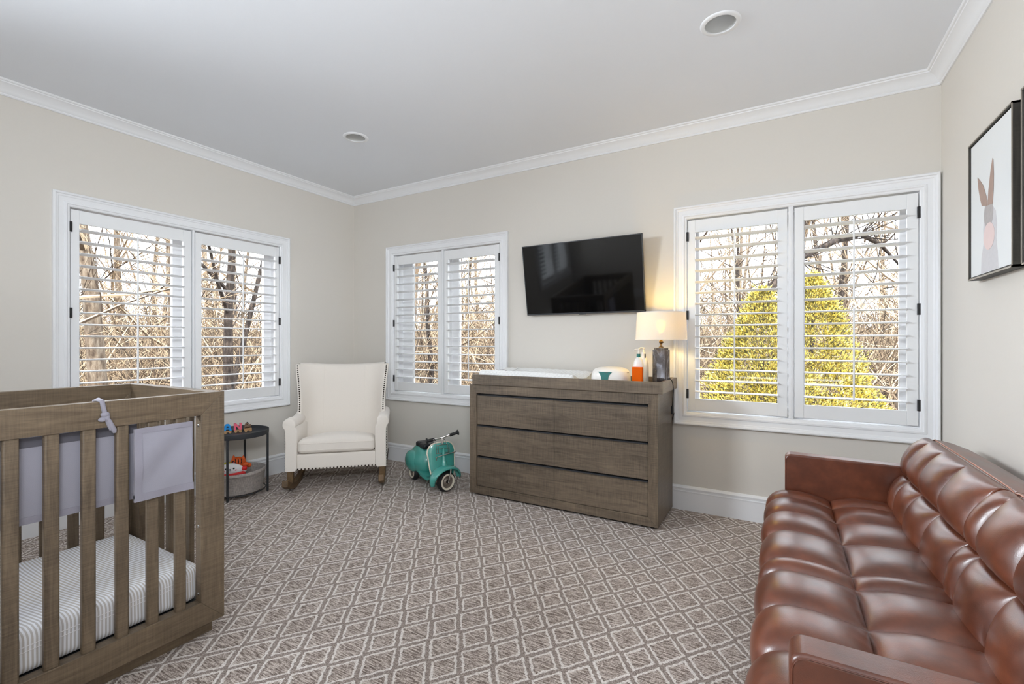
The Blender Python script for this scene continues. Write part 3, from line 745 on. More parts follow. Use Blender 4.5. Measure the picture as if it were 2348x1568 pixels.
    g = G(P); g.sphere((0.02, 0.02, 0.024), (0.028, 0.02, 0.024)); obj('body', g, M['toy_green'], t_, smooth=60)
    o = (-3.610, 2.105, 0.200); P = tf(o); t_ = thing('soft_toy', 'tiny black and white panda-faced toy beside the red body in the basket', 'soft toy', (o[0], o[1], 0.06))
    g = G(P); g.sphere((0, 0.0, 0.012), (0.020, 0.014, 0.018)); h = obj('face', g, M['toy_white'], t_, smooth=60)
    for a in (-0.008, 0.008):
        g = G(P); g.sphere((a, 0.012, 0.015), (0.005, 0.003, 0.006), 10, 8); obj('eye', g, M['toy_black'], h, smooth=60)
        g = G(P); g.sphere((a * 1.9, 0.0, 0.029), (0.007, 0.005, 0.007), 10, 8); obj('ear', g, M['toy_black'], h, smooth=60)
end_table()

# ------------------------------------------------------------------ rocking armchair
def armchair():
    ang = math.atan2(0.688, 0.725)
    t = thing('rocking_armchair', 'cream upholstered wingback rocking armchair with dark nailhead trim in the room corner', 'armchair', (-3.125, 2.576, 0), ang, world=False)
    c = M['cream']
    g = G().pillow(-0.375, 0.375, 0.012, 0.64, 0.172, 0.305, 0.018, 8); obj('seat_base', g, c, t, smooth=50)
    def arm(s):
        prof = [(0.298, 0.20), (0.296, 0.40), (0.296, 0.50)]
        cx, cz, r = 0.358, 0.542, 0.050
        for k in range(15):
            a = rad(205) - rad(250) * k / 14; prof.append((cx + r * math.cos(a) * 1.0, cz + r * math.sin(a)))
        prof += [(0.388, 0.49), (0.386, 0.40), (0.388, 0.172), (0.310, 0.172)]
        rings = []
        for y, k, dz in ((0.0, 0.90, 0), (0.006, 0.975, 0), (0.016, 1.0, 0), (0.10, 1.0, -0.002), (0.2, 0.98, -0.012), (0.32, 0.96, -0.016), (0.42, 0.97, -0.008), (0.52, 1.0, 0.004), (0.60, 0.98, 0.0)):
            rr = []
            for (x, z) in prof:
                zz = z + (dz if z > 0.45 else 0)
                mx_, mz_ = 0.345, (0.36 if z < 0.49 else 0.49)
                x2 = mx_ + (x - mx_) * k
                if y < 0.012: zz = zz if z < 0.49 else 0.51 + (zz - 0.51) * (0.86 if y == 0 else 0.96)
                rr.append((s * x2, y, max(zz, 0.172)))
            rings.append(rr)
        return G().loft(rings)
    for s in (-1, 1): obj('arm', arm(s), c, t, smooth=50)
    g = G().pillow(-0.296, 0.296, -0.006, 0.50, 0.306, 0.412, 0.032, 16, 0.058); g.v = [(x, y, max(z - 0.17 * max(y - 0.03, 0), 0.22)) for x, y, z in g.v]; obj('seat_cushion', g, c, t, smooth=60)
    g = G()
    n = 40
    for zf in (0.334, 0.388):
        g.tube([(-0.294, 0.42, zf - 0.065), (-0.296, 0.03, zf), (-0.285, 0.002, zf), (-0.27, -0.006, zf), (0.27, -0.006, zf), (0.285, 0.002, zf), (0.296, 0.03, zf), (0.294, 0.42, zf - 0.065)], 0.0028, 6)
    obj('cushion_welt', g, c, t, smooth=60)
    # wing back
    NU, NV = 25, 22
    def hw(v): return 0.352 - 0.020 * math.sin(PI * min(v * 1.05, 1)) ** 1.5 + 0.004 * v + 0.006 * max(0, v - 0.8) * 5
    def topz(u): return 0.998 - 0.020 * (1 - abs(u) ** 2.2)
    def ring(v, top=0.0):
        w_ = hw(v); yc = 0.50 + 0.11 * v; r = []
        for i in range(NU):
            u = -1 + 2 * i / (NU - 1); z = 0.30 + (topz(u) - 0.30) * v
            y = yc - 0.155 * abs(u) ** 6 - 0.03 * u * u + top * 0.012
            r.append((u * (w_ - top * 0.010), y, z - top * -0.010))
        ys = r[-1][1]
        out = [(w_ + 0.030, ys + 0.001), (w_ + 0.034, ys + 0.03), (w_ + 0.012, yc + 0.05), (w_ - 0.05, yc + 0.095), (0.12, yc + 0.10), (-0.12, yc + 0.10), (-(w_ - 0.05), yc + 0.095), (-(w_ + 0.012), yc + 0.05), (-(w_ + 0.034), ys + 0.03), (-(w_ + 0.030), ys + 0.001)]
        for (x, y) in out:
            z = 0.30 + (topz(min(1, abs(x) / w_)) - 0.30) * v
            k = top * 0.014
            r.append((x - math.copysign(k, x) * (0.6 if abs(x) > 0.2 else 0), y - (k if y > yc else -k * 0.3), z + top * 0.010))
        return r
    rings = [ring(j / (NV - 1)) for j in range(NV)] + [ring(1.0, 0.7), ]
    g = G(); g.loft(rings, cap=False)
    n = len(rings[0]); base = len(g.v) - n; last = rings[-1]
    cxm = sum(p[0] for p in last) / n; cym = 0.655
    # cap strip between inner curve and outer back: project each inner point to the back line
    m = 17
    capr = []
    g2 = G()
    for k in range(5):
        f = k / 4.0; row = []
        for i in range(NU):
            p = Vector(last[i]); u = -1 + 2 * i / (NU - 1)
            q = Vector((p.x * 1.055, 0.61 + 0.10 - 0.05 * abs(u) ** 4 - 0.10 * abs(u) ** 14, p.z - 0.004))
            row.append(p.lerp(q, f) + Vector((0, 0, 0.010 * math.sin(PI * f))))
        capr.append(row)
    g.grid(lambda i, j: tuple(capr[j][i]), NU, 5)
    obj('wing_back', g, c, t, smooth=50)
    # faint vertical seams
    g = G()
    for x in (-0.18, 0.18):
        pts = []
        for j in range(3, NV):
            v = j / (NV - 1); u = x / hw(v); yc = 0.50 + 0.11 * v
            pts.append((x, yc - 0.155 * abs(u) ** 6 - 0.03 * u * u - 0.0004, 0.30 + (topz(u) - 0.30) * v))
        g.tube(pts, 0.0014, 5)
    obj('back_seam', g, c, t, smooth=60)
    # nailheads
    g = G()
    def nail(p, ax):
        sc_ = [0.0062] * 3; sc_[ax] = 0.0042; g.sphere(p, tuple(sc_), 8, 6)
    for s in (-1, 1):
        zz = 0.60
        while zz < 0.99:
            v = (zz - 0.30) / 0.70; yc = 0.50 + 0.11 * v; nail((s * (hw(v) + 0.015), yc - 0.1862, zz), 1); zz += 0.0185
        zz = 0.19
        while zz < 0.49: nail((s * 0.3885, 0.022, zz), 0); zz += 0.022
        y = 0.03
        while y < 0.60: nail((s * 0.3895, y, 0.184), 0); y += 0.028
    x = -0.376
    while x < 0.38: nail((x, 0.0095, 0.185), 1); x += 0.0271
    obj('nailhead_trim', g, M['nail'], t, smooth=60)
    # rockers
    for s in (-1, 1):
        x0, x1 = (s * 0.352 - 0.021, s * 0.352 + 0.021)
        R = 0.95; cyy = 0.26; lo = []; hi = []
        for k in range(25):
            a = rad(-27) + rad(65) * k / 24
            lo.append((cyy + R * math.sin(a), R - R * math.cos(a))); hi.append((cyy + (R - 0.048) * math.sin(a), R - (R - 0.048) * math.cos(a)))
        lo[0] = (lo[0][0] + 0.01, lo[0][1] - 0.004)
        g = G().prism(lo + hi[::-1], lambda p, h: (h, p[0], p[1] + 0.0), x0, x1)
        rk = obj('rocker', g, M['rocker'], t, smooth=30, bevel=0.003)
        for (ya, yb) in ((0.015, 0.065), (0.50, 0.55)):
            zz = R - math.sqrt(R * R - (cyy - (ya + yb) / 2) ** 2)
            obj('leg', G().box(s * 0.352 - 0.022, s * 0.352 + 0.022, ya, yb, zz + 0.034, 0.18), M['rocker'], t, smooth=30, bevel=0.003)
armchair()

# ------------------------------------------------------------------ toy scooter
def scooter():
    ang = math.atan2(-0.436, 0.90)
    t = thing('toy_scooter', 'teal ride-on toy scooter with black seat and whitewall wheels beside the dresser', 'toy scooter', (-2.735, 3.185, 0), ang, world=False)
    tp = M['teal_paint']
    # rear bodywork: superellipsoid narrowing to the seat
    def body(i, j):
        a = 2 * PI * i / 40; b = PI * j / 19
        s_, c_ = math.sin(b), math.cos(b)
        x = math.copysign(abs(math.cos(a)) ** 0.9, math.cos(a)) * s_ ** 0.8; y = math.copysign(abs(math.sin(a)) ** 0.85, math.sin(a)) * s_ ** 0.8
        z = 0.198 + 0.128 * c_
        ww = 0.138 - 0.045 * max(0, c_) ** 1.2
        lx = 0.175 if x < 0 else 0.165
        return (0.035 + lx * x - (0.01 * c_), ww * y, max(z - 0.012, 0.085))
    g = G(); g.grid(body, 40, 20, True); obj('rear_bodywork', g, tp, t, smooth=60)
    for s in (-1, 1):
        g = G(); g.sphere((-0.005, s * 0.100, 0.170), (0.122, 0.056, 0.092), 28, 16); obj('side_pod', g, tp, t, smooth=60)
    # footboard curving up to the shield
    pts = [(0.10, 0.105), (0.16, 0.082), (0.24, 0.072), (0.31, 0.074), (0.36, 0.095), (0.385, 0.14)]
    g = G(); g.loft([[(x, -0.105, z), (x, 0.105, z), (x + 0.002, 0.100, z + 0.022), (x + 0.002, -0.100, z + 0.022)] for x, z in pts]); obj('footboard', g, tp, t, smooth=40)
    # leg shield
    def shp(i, n=40):
        a = 2 * PI * i / n; ca, sa = math.cos(a), math.sin(a)
        hh = math.copysign(abs(ca) ** (2 / 3.2), ca); vv = math.copysign(abs(sa) ** (2 / 3.2), sa)
        z = 0.226 + 0.157 * vv
        y = (0.120 + (0.006 if z > 0.3 else -0.02 * (0.3 - z) / 0.23)) * hh
        return y, z
    def sx(y, z): return 0.400 - 1.9 * y * y - 0.16 * (z - 0.1) + 0.25 * max(0, 0.14 - z)
    g = G(); n = 40
    for off in (0.0, 0.010):
        rows = []
        for k in (0.0, 0.35, 0.6, 0.8, 0.93, 1.0):
            row = []
            for i in range(n):
                y, z = shp(i); yy = y * k; zz = 0.226 + (z - 0.226) * k
                row.append((sx(yy, zz) + off - (0.004 * off * 100 if k == 1.0 else 0), yy, zz))
            rows.append(row)
        g.grid(lambda i, j: rows[j][i], n, 6, True)
    obj('leg_shield', g, tp, t, smooth=50)
    g = G(); g.tube([(sx(*shp(i)) + 0.004, shp(i)[0], shp(i)[1]) for i in range(n + 1)], 0.0065, 8, False); obj('shield_trim', g, M['ivory'], t, smooth=60)
    # neck bulge
    g = G(); g.tube([(0.395, 0, 0.34), (0.398, 0, 0.25), (0.408, 0, 0.20), (0.418, 0, 0.168)], [0.008, 0.016, 0.026, 0.034], 16); obj('steering_neck', g, tp, t, smooth=60)
    # seat
    g = G(); g.pillow(-0.035, 0.058, -0.066, 0.066, 0.285, 0.333, 0.020, 10); g.pillow(0.050, 0.155, -0.068, 0.068, 0.285, 0.333, 0.020, 10); obj('seat', g, M['black_vinyl'], t, smooth=60)
    # rack
    g = G(); X = lambda z: sx(0, z) + 0.022
    for z in (0.365, 0.335, 0.300):
        g.tube([(X(z) - 0.004, -0.058, z), (X(z), 0, z), (X(z) - 0.004, 0.058, z)], 0.0022, 6)
    for y in (-0.058, -0.040, 0.045, 0.058):
        g.tube([(X(0.37) - 0.003, y, 0.368), (X(0.30) - 0.003, y, 0.298)], 0.0018, 6)
    for y in (-0.058, 0.035):
        g.tube([(X(0.36), y, 0.368), (X(0.38) - 0.012, y - 0.006, 0.392), (X(0.4) - 0.026, y - 0.012, 0.412)], 0.0022, 6)
    g.tube([(X(0.29) + 0.012, -0.075, 0.275), (X(0.29) + 0.02, 0, 0.290), (X(0.30) + 0.010, 0.105, 0.298)], 0.004, 8)
    g.tube([(X(0.29) + 0.010, -0.062, 0.280), (X(0.27) + 0.004, -0.064, 0.250)], 0.003, 6)
    obj('luggage_rack', g, M['chrome'], t, smooth=60)
    # rear wheels
    def wheel(name, P, parent, r=0.082, w_=0.030):
        g = G(P); g.lathe([(r - 0.030, -w_), (r - 0.012, -w_ - 0.002), (r - 0.003, -w_ * 0.6), (r, 0), (r - 0.003, w_ * 0.6), (r - 0.012, w_ + 0.002), (r - 0.030, w_), (r - 0.030, -w_)], 40, (0, 0, 0), 'y')
        wo = obj(name, g, M['black_rubber'], parent, smooth=40)
        for s in (-1, 1):
            g = G(P); g.lathe([(r - 0.017, s * (w_ + 0.0030)), (r - 0.031, s * (w_ + 0.0030)), (r - 0.032, s * (w_ - 0.004)), (r - 0.015, s * (w_ - 0.004))], 40, (0, 0, 0), 'y'); obj('whitewall', g, M['ivory'], wo, smooth=40)
            g = G(P); g.lathe([(0.0, s * (w_ - 0.004)), (0.018, s * (w_ - 0.003)), (0.030, s * (w_ - 0.012)), (r - 0.034, s * (w_ - 0.010)), (r - 0.030, s * (w_ - 0.001))], 40, (0, 0, 0), 'y'); obj('wheel_disc', g, M['wheel_grey'], wo, smooth=40)
            g = G(P); g.lathe([(0.0, s * (w_ + 0.001)), (0.013, s * (w_ + 0.001)), (0.014, s * (w_ - 0.008))], 20, (0, 0, 0), 'y'); obj('hub', g, M['black_rubber'], wo, smooth=40)
    for s in (-1, 1):
        wheel('rear_wheel', (lambda s: lambda x, y, z: (x - 0.015, y + s * 0.082, z + 0.078))(s), t, 0.078, 0.024)
    # steering group: turned to the right
    st = rad(-80); cst, sst = math.cos(st), math.sin(st)
    ox = 0.436
    def SP(x, y, z):
        X_, Y_ = x * cst - y * sst, x * sst + y * cst
        return (ox + X_, Y_, z)
    wheel('front_wheel', lambda x, y, z: SP(x - 0.0, y, z + 0.082), t, 0.082, 0.026)
    g = G(SP)
    def fend(i, j):
        a = rad(-12) + rad(190) * i / 30; b = PI * j / 10
        r = 0.094 + 0.020 * math.sin(b) + 0.012 * math.sin(a)
        return (r * math.cos(a) * 1.28, -0.050 * math.cos(b) * (0.25 + 0.75 * math.sin(max(0.0, min(PI, PI * i / 30)))) , 0.088 + r * math.sin(a) * 0.92)
    g.grid(fend, 31, 11); 
    fo = obj('front_fender', g, tp, t, smooth=60, recalc=False)
    md = fo.modifiers.new('thick', 'SOLIDIFY'); md.thickness = 0.004
    g = G(SP); g.tube([(-0.02, 0.040, 0.19), (-0.012, 0.044, 0.14), (0.0, 0.038, 0.084)], [0.010, 0.008, 0.007], 10); g.sphere((0.0, 0.044, 0.082), (0.010, 0.006, 0.010), 12, 8); obj('fork', g, M['chrome'], t, smooth=60)
    # handlebar
    hz = 0.475
    A = Vector((-2.377, 2.80)); 
    def loc(wx, wy, z):  # world to scooter-local
        dx, dy = wx + 2.765, wy - 3.17; ca, sa = math.cos(-ang), math.sin(-ang)
        return (dx * ca - dy * sa, dx * sa + dy * ca, z)
    hx = 0.366
    ctr = Vector((hx, 0, 0.420)); axis = Vector((0.30, 0.95, 0)).normalized()
    Lp = Vector((hx - 0.060, -0.100, 0.395)); Rp = Vector((hx + 0.040, 0.118, 0.455))
    g = G(); g.tube([Lp.lerp(ctr, 0.2), Lp.lerp(ctr, 0.55) + Vector((0.005, 0, 0.004)), ctr, Rp.lerp(ctr, 0.55) + Vector((0.0, 0, 0.004)), Rp.lerp(ctr, 0.3)], 0.0085, 10)
    g.tube([(hx + 0.004, 0, 0.375), (hx + 0.002, 0, 0.41), ctr], [0.012, 0.010, 0.010], 12); g.sphere((hx + 0.012, 0.006, 0.408), 0.008, 10, 8)
    obj('handlebar', g, M['chrome'], t, smooth=60)
    for p in (Lp, Rp):
        d = (p - ctr).normalized(); g = G(); g.tube([p - d * 0.066, p - d * 0.004, p - d * 0.001, p + d * 0.010, p + d * 0.014], [0.0125, 0.0125, 0.021, 0.023, 0.010], 16); obj('grip', g, M['black_rubber'], t, smooth=50)
scooter()

# ------------------------------------------------------------------ dresser with changing tray
def dresser():
    x0, x1, y0, y1 = -2.142, -0.686, 3.045, 3.500
    t = thing('dresser', 'grey-brown six-drawer wooden dresser under the television', 'dresser', ((x0 + x1) / 2, (y0 + y1) / 2, 0))
    ft = 0.062; zb, zt = 0.016, 0.868
    obj('side_panel', G().box(x0 + 0.001, x0 + 0.05, y0 + 0.03, y1, zb, zt - 0.001), M['dres_z'], t, smooth=0)
    obj('side_panel', G().box(x1 - 0.05, x1 - 0.001, y0 + 0.03, y1, zb, zt - 0.001), M['dres_z'], t, smooth=0)
    obj('top_panel', G().box(x0 + 0.05, x1 - 0.05, y0 + 0.03, y1, zt - 0.03, zt), M['dres_x'], t, smooth=0)
    obj('bottom_panel', G().box(x0 + 0.05, x1 - 0.05, y0 + 0.03, y1, zb, zb + 0.03), M['dres_x'], t, smooth=0)
    obj('back_panel', G().box(x0 + 0.05, x1 - 0.05, y1 - 0.012, y1 - 0.002, zb + 0.03, zt - 0.03), M['dres_x'], t, smooth=0)
    obj('plinth', G().box(x0 + 0.03, x1 - 0.03, y0 + 0.03, y1 - 0.02, 0, zb), M['black_metal'], t, smooth=0)
    xz = lambda p, h: (p[0], h, p[1])
    a0, a1, b0, b1 = x0 + ft, x1 - ft, 0.074, 0.800
    fr = lambda poly: G().prism(poly, xz, y0, y0 + 0.031)
    obj('frame_rail', fr([(x0, zt), (x1, zt), (a1, b1), (a0, b1)]), M['dres_x'], t, smooth=0, bevel=0.0008, bseg=1)
    obj('frame_rail', fr([(x0, zb), (x1, zb), (a1, b0), (a0, b0)]), M['dres_x'], t, smooth=0, bevel=0.0008, bseg=1)
    obj('frame_stile', fr([(x0, zb), (x0, zt), (a0, b1), (a0, b0)]), M['dres_z'], t, smooth=0, bevel=0.0008, bseg=1)
    obj('frame_stile', fr([(x1, zb), (x1, zt), (a1, b1), (a1, b0)]), M['dres_z'], t, smooth=0, bevel=0.0008, bseg=1)
    obj('recess', G().box(a0 - 0.002, a1 + 0.002, y0 + 0.028, y0 + 0.034, b0 - 0.002, b1 + 0.002), M['black_metal'], t, smooth=0)
    rows = [(0.0765, 0.297), (0.3125, 0.541), (0.5565, 0.783)]
    xm = (a0 + a1) / 2
    for (za, zz) in rows:
        for (xa, xb) in ((a0 + 0.003, xm - 0.0015), (xm + 0.0015, a1 - 0.003)):
            d = obj('drawer', G().box(xa, xb, y0 + 0.006, y0 + 0.029, za, zz), M['dres_x'], t, smooth=0, bevel=0.001, bseg=1)
            obj('pull_rail', G().box(xa, xb, y0 - 0.004, y0 + 0.012, zz + 0.0005, zz + 0.0055), M['dark_metal'], d, smooth=0, bevel=0.001, bseg=1)
    # tray
    tx0, tx1, ty0, ty1 = -2.108, -0.656, 3.028, 3.492; za, zb_ = 0.8695, 0.946; th = 0.020
    tr = thing('changing_tray', 'shallow grey-brown wooden tray sitting on top of the dresser', 'tray', ((tx0 + tx1) / 2, (ty0 + ty1) / 2, za))
    obj('tray_front', G().box(tx0, tx1, ty0, ty0 + th, za, zb_), M['dres_x'], tr, smooth=0, bevel=0.001, bseg=1)
    obj('tray_back', G().box(tx0, tx1, ty1 - th, ty1, za, zb_), M['dres_x'], tr, smooth=0, bevel=0.001, bseg=1)
    for (xa, xb) in ((tx0, tx0 + th), (tx1 - th, tx1)):
        obj('tray_side', G().box(xa, xb, ty0 + th, ty1 - th, za, zb_), M['dres_y'], tr, smooth=0, bevel=0.001, bseg=1)
    obj('tray_floor', G().box(tx0 + th, tx1 - th, ty0 + th, ty1 - th, za, za + 0.006), M['dres_x'], tr, smooth=0)
dresser()
ZTR = 0.8757
# contoured changing pad
def pad():
    x0, x1, y0, y1 = -2.078, -1.262, 3.060, 3.462
    cx, cy_ = (x0 + x1) / 2, (y0 + y1) / 2
    def fn(i, j):
        n, m = 61, 41
        u = -1 + 2 * i / (n - 1); v = -1 + 2 * j / (m - 1)
        su = math.copysign(abs(u) ** 0.9, u); sv = math.copysign(abs(v) ** 0.9, v)
        rim = min(1.0, ((1 - abs(u) ** 40) * (1 - abs(v) ** 26)) ** 0.3)
        top = 0.058 + 0.062 * (abs(v) ** 1.7)
        top -= 0.012 * max(0, u) * abs(v)
        z = ZTR + top * rim + 0.0015 * math.sin(u * 40) * rim
        return (cx + (x1 - x0) / 2 * su, cy_ + (y1 - y0) / 2 * sv, z)
    g = G(); g.grid(fn, 61, 41)
    n, m = 61, 41
    rim = [(i, 0) for i in range(n)] + [(n - 1, j) for j in range(1, m)] + [(i, m - 1) for i in range(n - 2, -1, -1)] + [(0, j) for j in range(m - 2, 0, -1)]
    g.f.append(tuple(j * n + i for i, j in rim))
    t = thing('changing_pad', 'white quilted contoured changing pad lying in the dresser tray', 'changing pad', (cx, cy_, ZTR))
    obj('pad_cover', g, M['quilt'], t, smooth=60)
    g = G(); g.tube([(-1.93, 3.15, ZTR + 0.102), (-1.90, 3.16, ZTR + 0.100), (-1.875, 3.17, ZTR + 0.098)], [0.004, 0.007, 0.004], 8); obj('strap_buckle', g, M['black_rubber'], t, smooth=60)
    g = G(); g.tube([(-1.925, 3.075, ZTR + 0.108), (-1.92, 3.12, ZTR + 0.101), (-1.915, 3.2, ZTR + 0.082), (-1.92, 3.30, ZTR + 0.078), (-1.92, 3.42, ZTR + 0.108)], 0.006, 6); obj('strap', g, M['quilt'], t, smooth=60)
pad()
# wipe warmer
def warmer():
    cx, cy_ = -1.045, 3.20
    t = thing('wipe_warmer', 'white rounded baby wipe warmer with teal window in the dresser tray', 'wipe warmer', (cx, cy_, ZTR))
    prof = [(0.90, 0.0), (0.97, 0.008), (1.0, 0.03), (1.0, 0.06), (0.985, 0.088), (0.93, 0.116), (0.82, 0.135), (0.6, 0.146), (0.3, 0.150), (0.0, 0.151)]
    def se(a, k, e=3.2): return (0.132 * k * math.copysign(abs(math.cos(a)) ** (2 / e), math.cos(a)), 0.098 * k * math.copysign(abs(math.sin(a)) ** (2 / e), math.sin(a)))
    g = G(); g.grid(lambda i, j: (cx + se(2 * PI * i / 56, prof[j][0])[0], cy_ + se(2 * PI * i / 56, prof[j][0])[1], ZTR + prof[j][1]), 56, len(prof), True)
    g.f.append(tuple(range(56))[::-1])
    obj('housing', g, M['white_plastic'], t, smooth=50)
    yf = cy_ - 0.0995
    outl = [(-0.050, 0.119), (-0.044, 0.114), (-0.034, 0.101), (-0.026, 0.085), (-0.022, 0.06), (-0.020, 0.035), (0.020, 0.035), (0.022, 0.06), (0.026, 0.085), (0.034, 0.101), (0.044, 0.114), (0.050, 0.119)]
    def yy(z): return 0.0 if z < 0.088 else (z - 0.088) * 0.25
    g = G(); g.prism(outl, lambda p, h: (cx - 0.012 + p[0], yf + yy(p[1]) + h, ZTR + p[1]), -0.001, 0.006); obj('window', g, M['teal_plastic'], t, smooth=30)
    g = G(); n = 30
    g.tube([(cx + 0.128 * math.cos(PI + PI * i / n), cy_ + 0.0 + 0.094 * math.sin(PI + PI * i / n), ZTR + 0.113) for i in range(n + 1)], 0.001, 5); obj('lid_seam', g, M['toy_brown'], t, smooth=50)
warmer()
# orange box
t = thing('orange_box', 'small orange card box in front of the lotion bottles', 'box', (-0.832, 3.105, ZTR))
ob = obj('carton', G().box(-0.866, -0.800, 3.09, 3.122, ZTR, ZTR + 0.158), M['orange_card'], t, smooth=0, bevel=0.001, bseg=1)
g = G(); g.lathe([(0, 3.0894), (0.007, 3.0894), (0.007, 3.0905), (0, 3.0905)], 20, (-0.833, 0, ZTR + 0.052), 'y'); g.box(-0.843, -0.823, 3.0894, 3.0905, ZTR + 0.040, ZTR + 0.042); obj('printed_mark', g, M['orange_dark'], ob, smooth=0)
def bottle(x, y, h, name, label, collar, clip):
    t = thing(name, label, 'bottle', (x, y, ZTR))
    def se(a, k): return (0.036 * k * math.copysign(abs(math.cos(a)) ** 0.8, math.cos(a)), 0.024 * k * math.copysign(abs(math.sin(a)) ** 0.8, math.sin(a)))
    prof = [(0.0, 0), (0.95, 0), (1.0, 0.006), (1.0, 0.13 * h), (0.96, 0.155 * h), (0.84, 0.178 * h), (0.62, 0.196 * h), (0.42, 0.206 * h), (0.36, 0.210 * h), (0.0, 0.210 * h)]
    g = G(); g.grid(lambda i, j: (x + se(2 * PI * i / 32, prof[j][0])[0], y + se(2 * PI * i / 32, prof[j][0])[1], ZTR + prof[j][1]), 32, len(prof), True); obj('body', g, M['white_plastic'], t, smooth=50)
    zc = ZTR + 0.210 * h
    g = G(); g.lathe([(0, zc), (0.013, zc), (0.013, zc + 0.022), (0, zc + 0.022)], 20, (x, y, 0)); obj('collar', g, M[collar], t, smooth=40)
    g = G(); g.lathe([(0, zc + 0.022), (0.005, zc + 0.022), (0.004, zc + 0.046), (0.009, zc + 0.047), (0.009, zc + 0.055), (0, zc + 0.056)], 16, (x, y, 0)); g.tube([(x, y, zc + 0.051), (x - 0.018, y - 0.012, zc + 0.051), (x - 0.026, y - 0.018, zc + 0.046)], [0.006, 0.005, 0.004], 8); obj('pump_head', g, M['white_plastic'], t, smooth=50)
    if clip:
        g = G(); g.box(x + 0.012, x + 0.020, y - 0.022, y - 0.014, zc - 0.016, zc + 0.012); obj('clip', g, M['black_rubber'], t, bevel=0.002)
bottle(-0.842, 3.165, 1.06, 'pump_bottle', 'white lotion pump bottle with teal collar behind the orange box', 'teal_plastic', False)
bottle(-0.835, 3.265, 1.10, 'pump_bottle', 'white pump bottle with black clip, behind the teal-collared bottle', 'white_plastic', True)

# lamp
def lamp():
    x, y = -0.712, 3.25
    t = thing('table_lamp', 'lit table lamp with white drum shade and hexagonal grey stone base', 'lamp', (x, y, ZTR))
    hexa = lambda r, z: [(x + r * math.cos(PI / 3 * k + rad(12)), y + r * math.sin(PI / 3 * k + rad(12)), z) for k in range(6)]
    g = G(); g.loft([hexa(0.056, ZTR), hexa(0.056, 1.148)]); g.loft([hexa(0.047, 1.148), hexa(0.047, 1.162)]); obj('stone_base', g, M['stone'], t, smooth=0, bevel=0.002)
    g = G(); g.lathe([(0, 1.162), (0.016, 1.162), (0.016, 1.168), (0.008, 1.172), (0.007, 1.188), (0.013, 1.194), (0.014, 1.204), (0.009, 1.210), (0.009, 1.262), (0.0, 1.264)], 24, (x, y, 0)); g.tube([(x, y, 1.198), (x + 0.02, y - 0.012, 1.198)], 0.004, 8); obj('socket', g, M['brass'], t, smooth=40)
    g = G(); g.lathe([(0.0, 1.262), (0.012, 1.266), (0.016, 1.282), (0.026, 1.302), (0.029, 1.318), (0.024, 1.336), (0.010, 1.346), (0.0, 1.347)], 24, (x, y, 0)); obj('bulb', g, M['bulb'], t, smooth=60)
    g = G(); g.lathe([(0.166, 1.214), (0.1675, 1.214), (0.1585, 1.400), (0.157, 1.400), (0.166, 1.214)], 72, (x, y, 0)); obj('shade', g, M['shade'], t, smooth=40)
    g = G()
    for z, r in ((1.216, 0.1672), (1.398, 0.1585)):
        g.tube([(x + r * math.cos(2 * PI * i / 72), y + r * math.sin(2 * PI * i / 72), z) for i in range(73)], 0.0022, 6, False)
    obj('shade_rim', g, M['white_plastic'], t, smooth=60)
    g = G()
    for k in range(3):
        a = 2 * PI * k / 3 + 0.4; g.tube([(x + 0.010 * math.cos(a), y + 0.010 * math.sin(a), 1.256), (x + 0.165 * math.cos(a), y + 0.165 * math.sin(a), 1.222)], 0.0015, 6)
    obj('spider', g, M['brass'], t, smooth=60)
    light('bulb_light', 'POINT', (x, y, 1.325), (0, 0, 0), 17, (1.0, 0.56, 0.05), shadow_soft_size=0.03)
    tr = M
    g = G(); pts = [(x + 0.045, y, ZTR + 0.012), (-0.676, y - 0.005, ZTR + 0.055), (-0.665, 3.245, 0.951), (-0.652, 3.25, 0.951), (-0.642, 3.27, 0.93), (-0.640, 3.29, 0.88), (-0.648, 3.31, 0.80), (-0.655, 3.33, 0.74), (-0.660, 3.40, 0.70), (-0.672, 3.47, 0.69), (-0.70, 3.512, 0.60), (-0.75, 3.514, 0.45)]
    # smooth the cord
    P3 = [Vector(p) for p in pts]; sm = []
    for k in range(len(P3) - 1):
        p0, p1, p2, p3 = P3[max(k - 1, 0)], P3[k], P3[k + 1], P3[min(k + 2, len(P3) - 1)]
        for q in range(6):
            s_ = q / 6; sm.append(0.5 * ((2 * p1) + (p2 - p0) * s_ + (2 * p0 - 5 * p1 + 4 * p2 - p3) * s_ ** 2 + (3 * p1 - p0 - 3 * p2 + p3) * s_ ** 3))
    g.tube(sm, 0.0028, 8); obj('cord', g, M['black_rubber'], t, smooth=60)
    g = G(); g.pillow(-0.664, -0.646, 3.318, 3.340, 0.705, 0.765, 0.008, 6); obj('inline_switch', g, M['black_rubber'], t, smooth=60)
lamp()

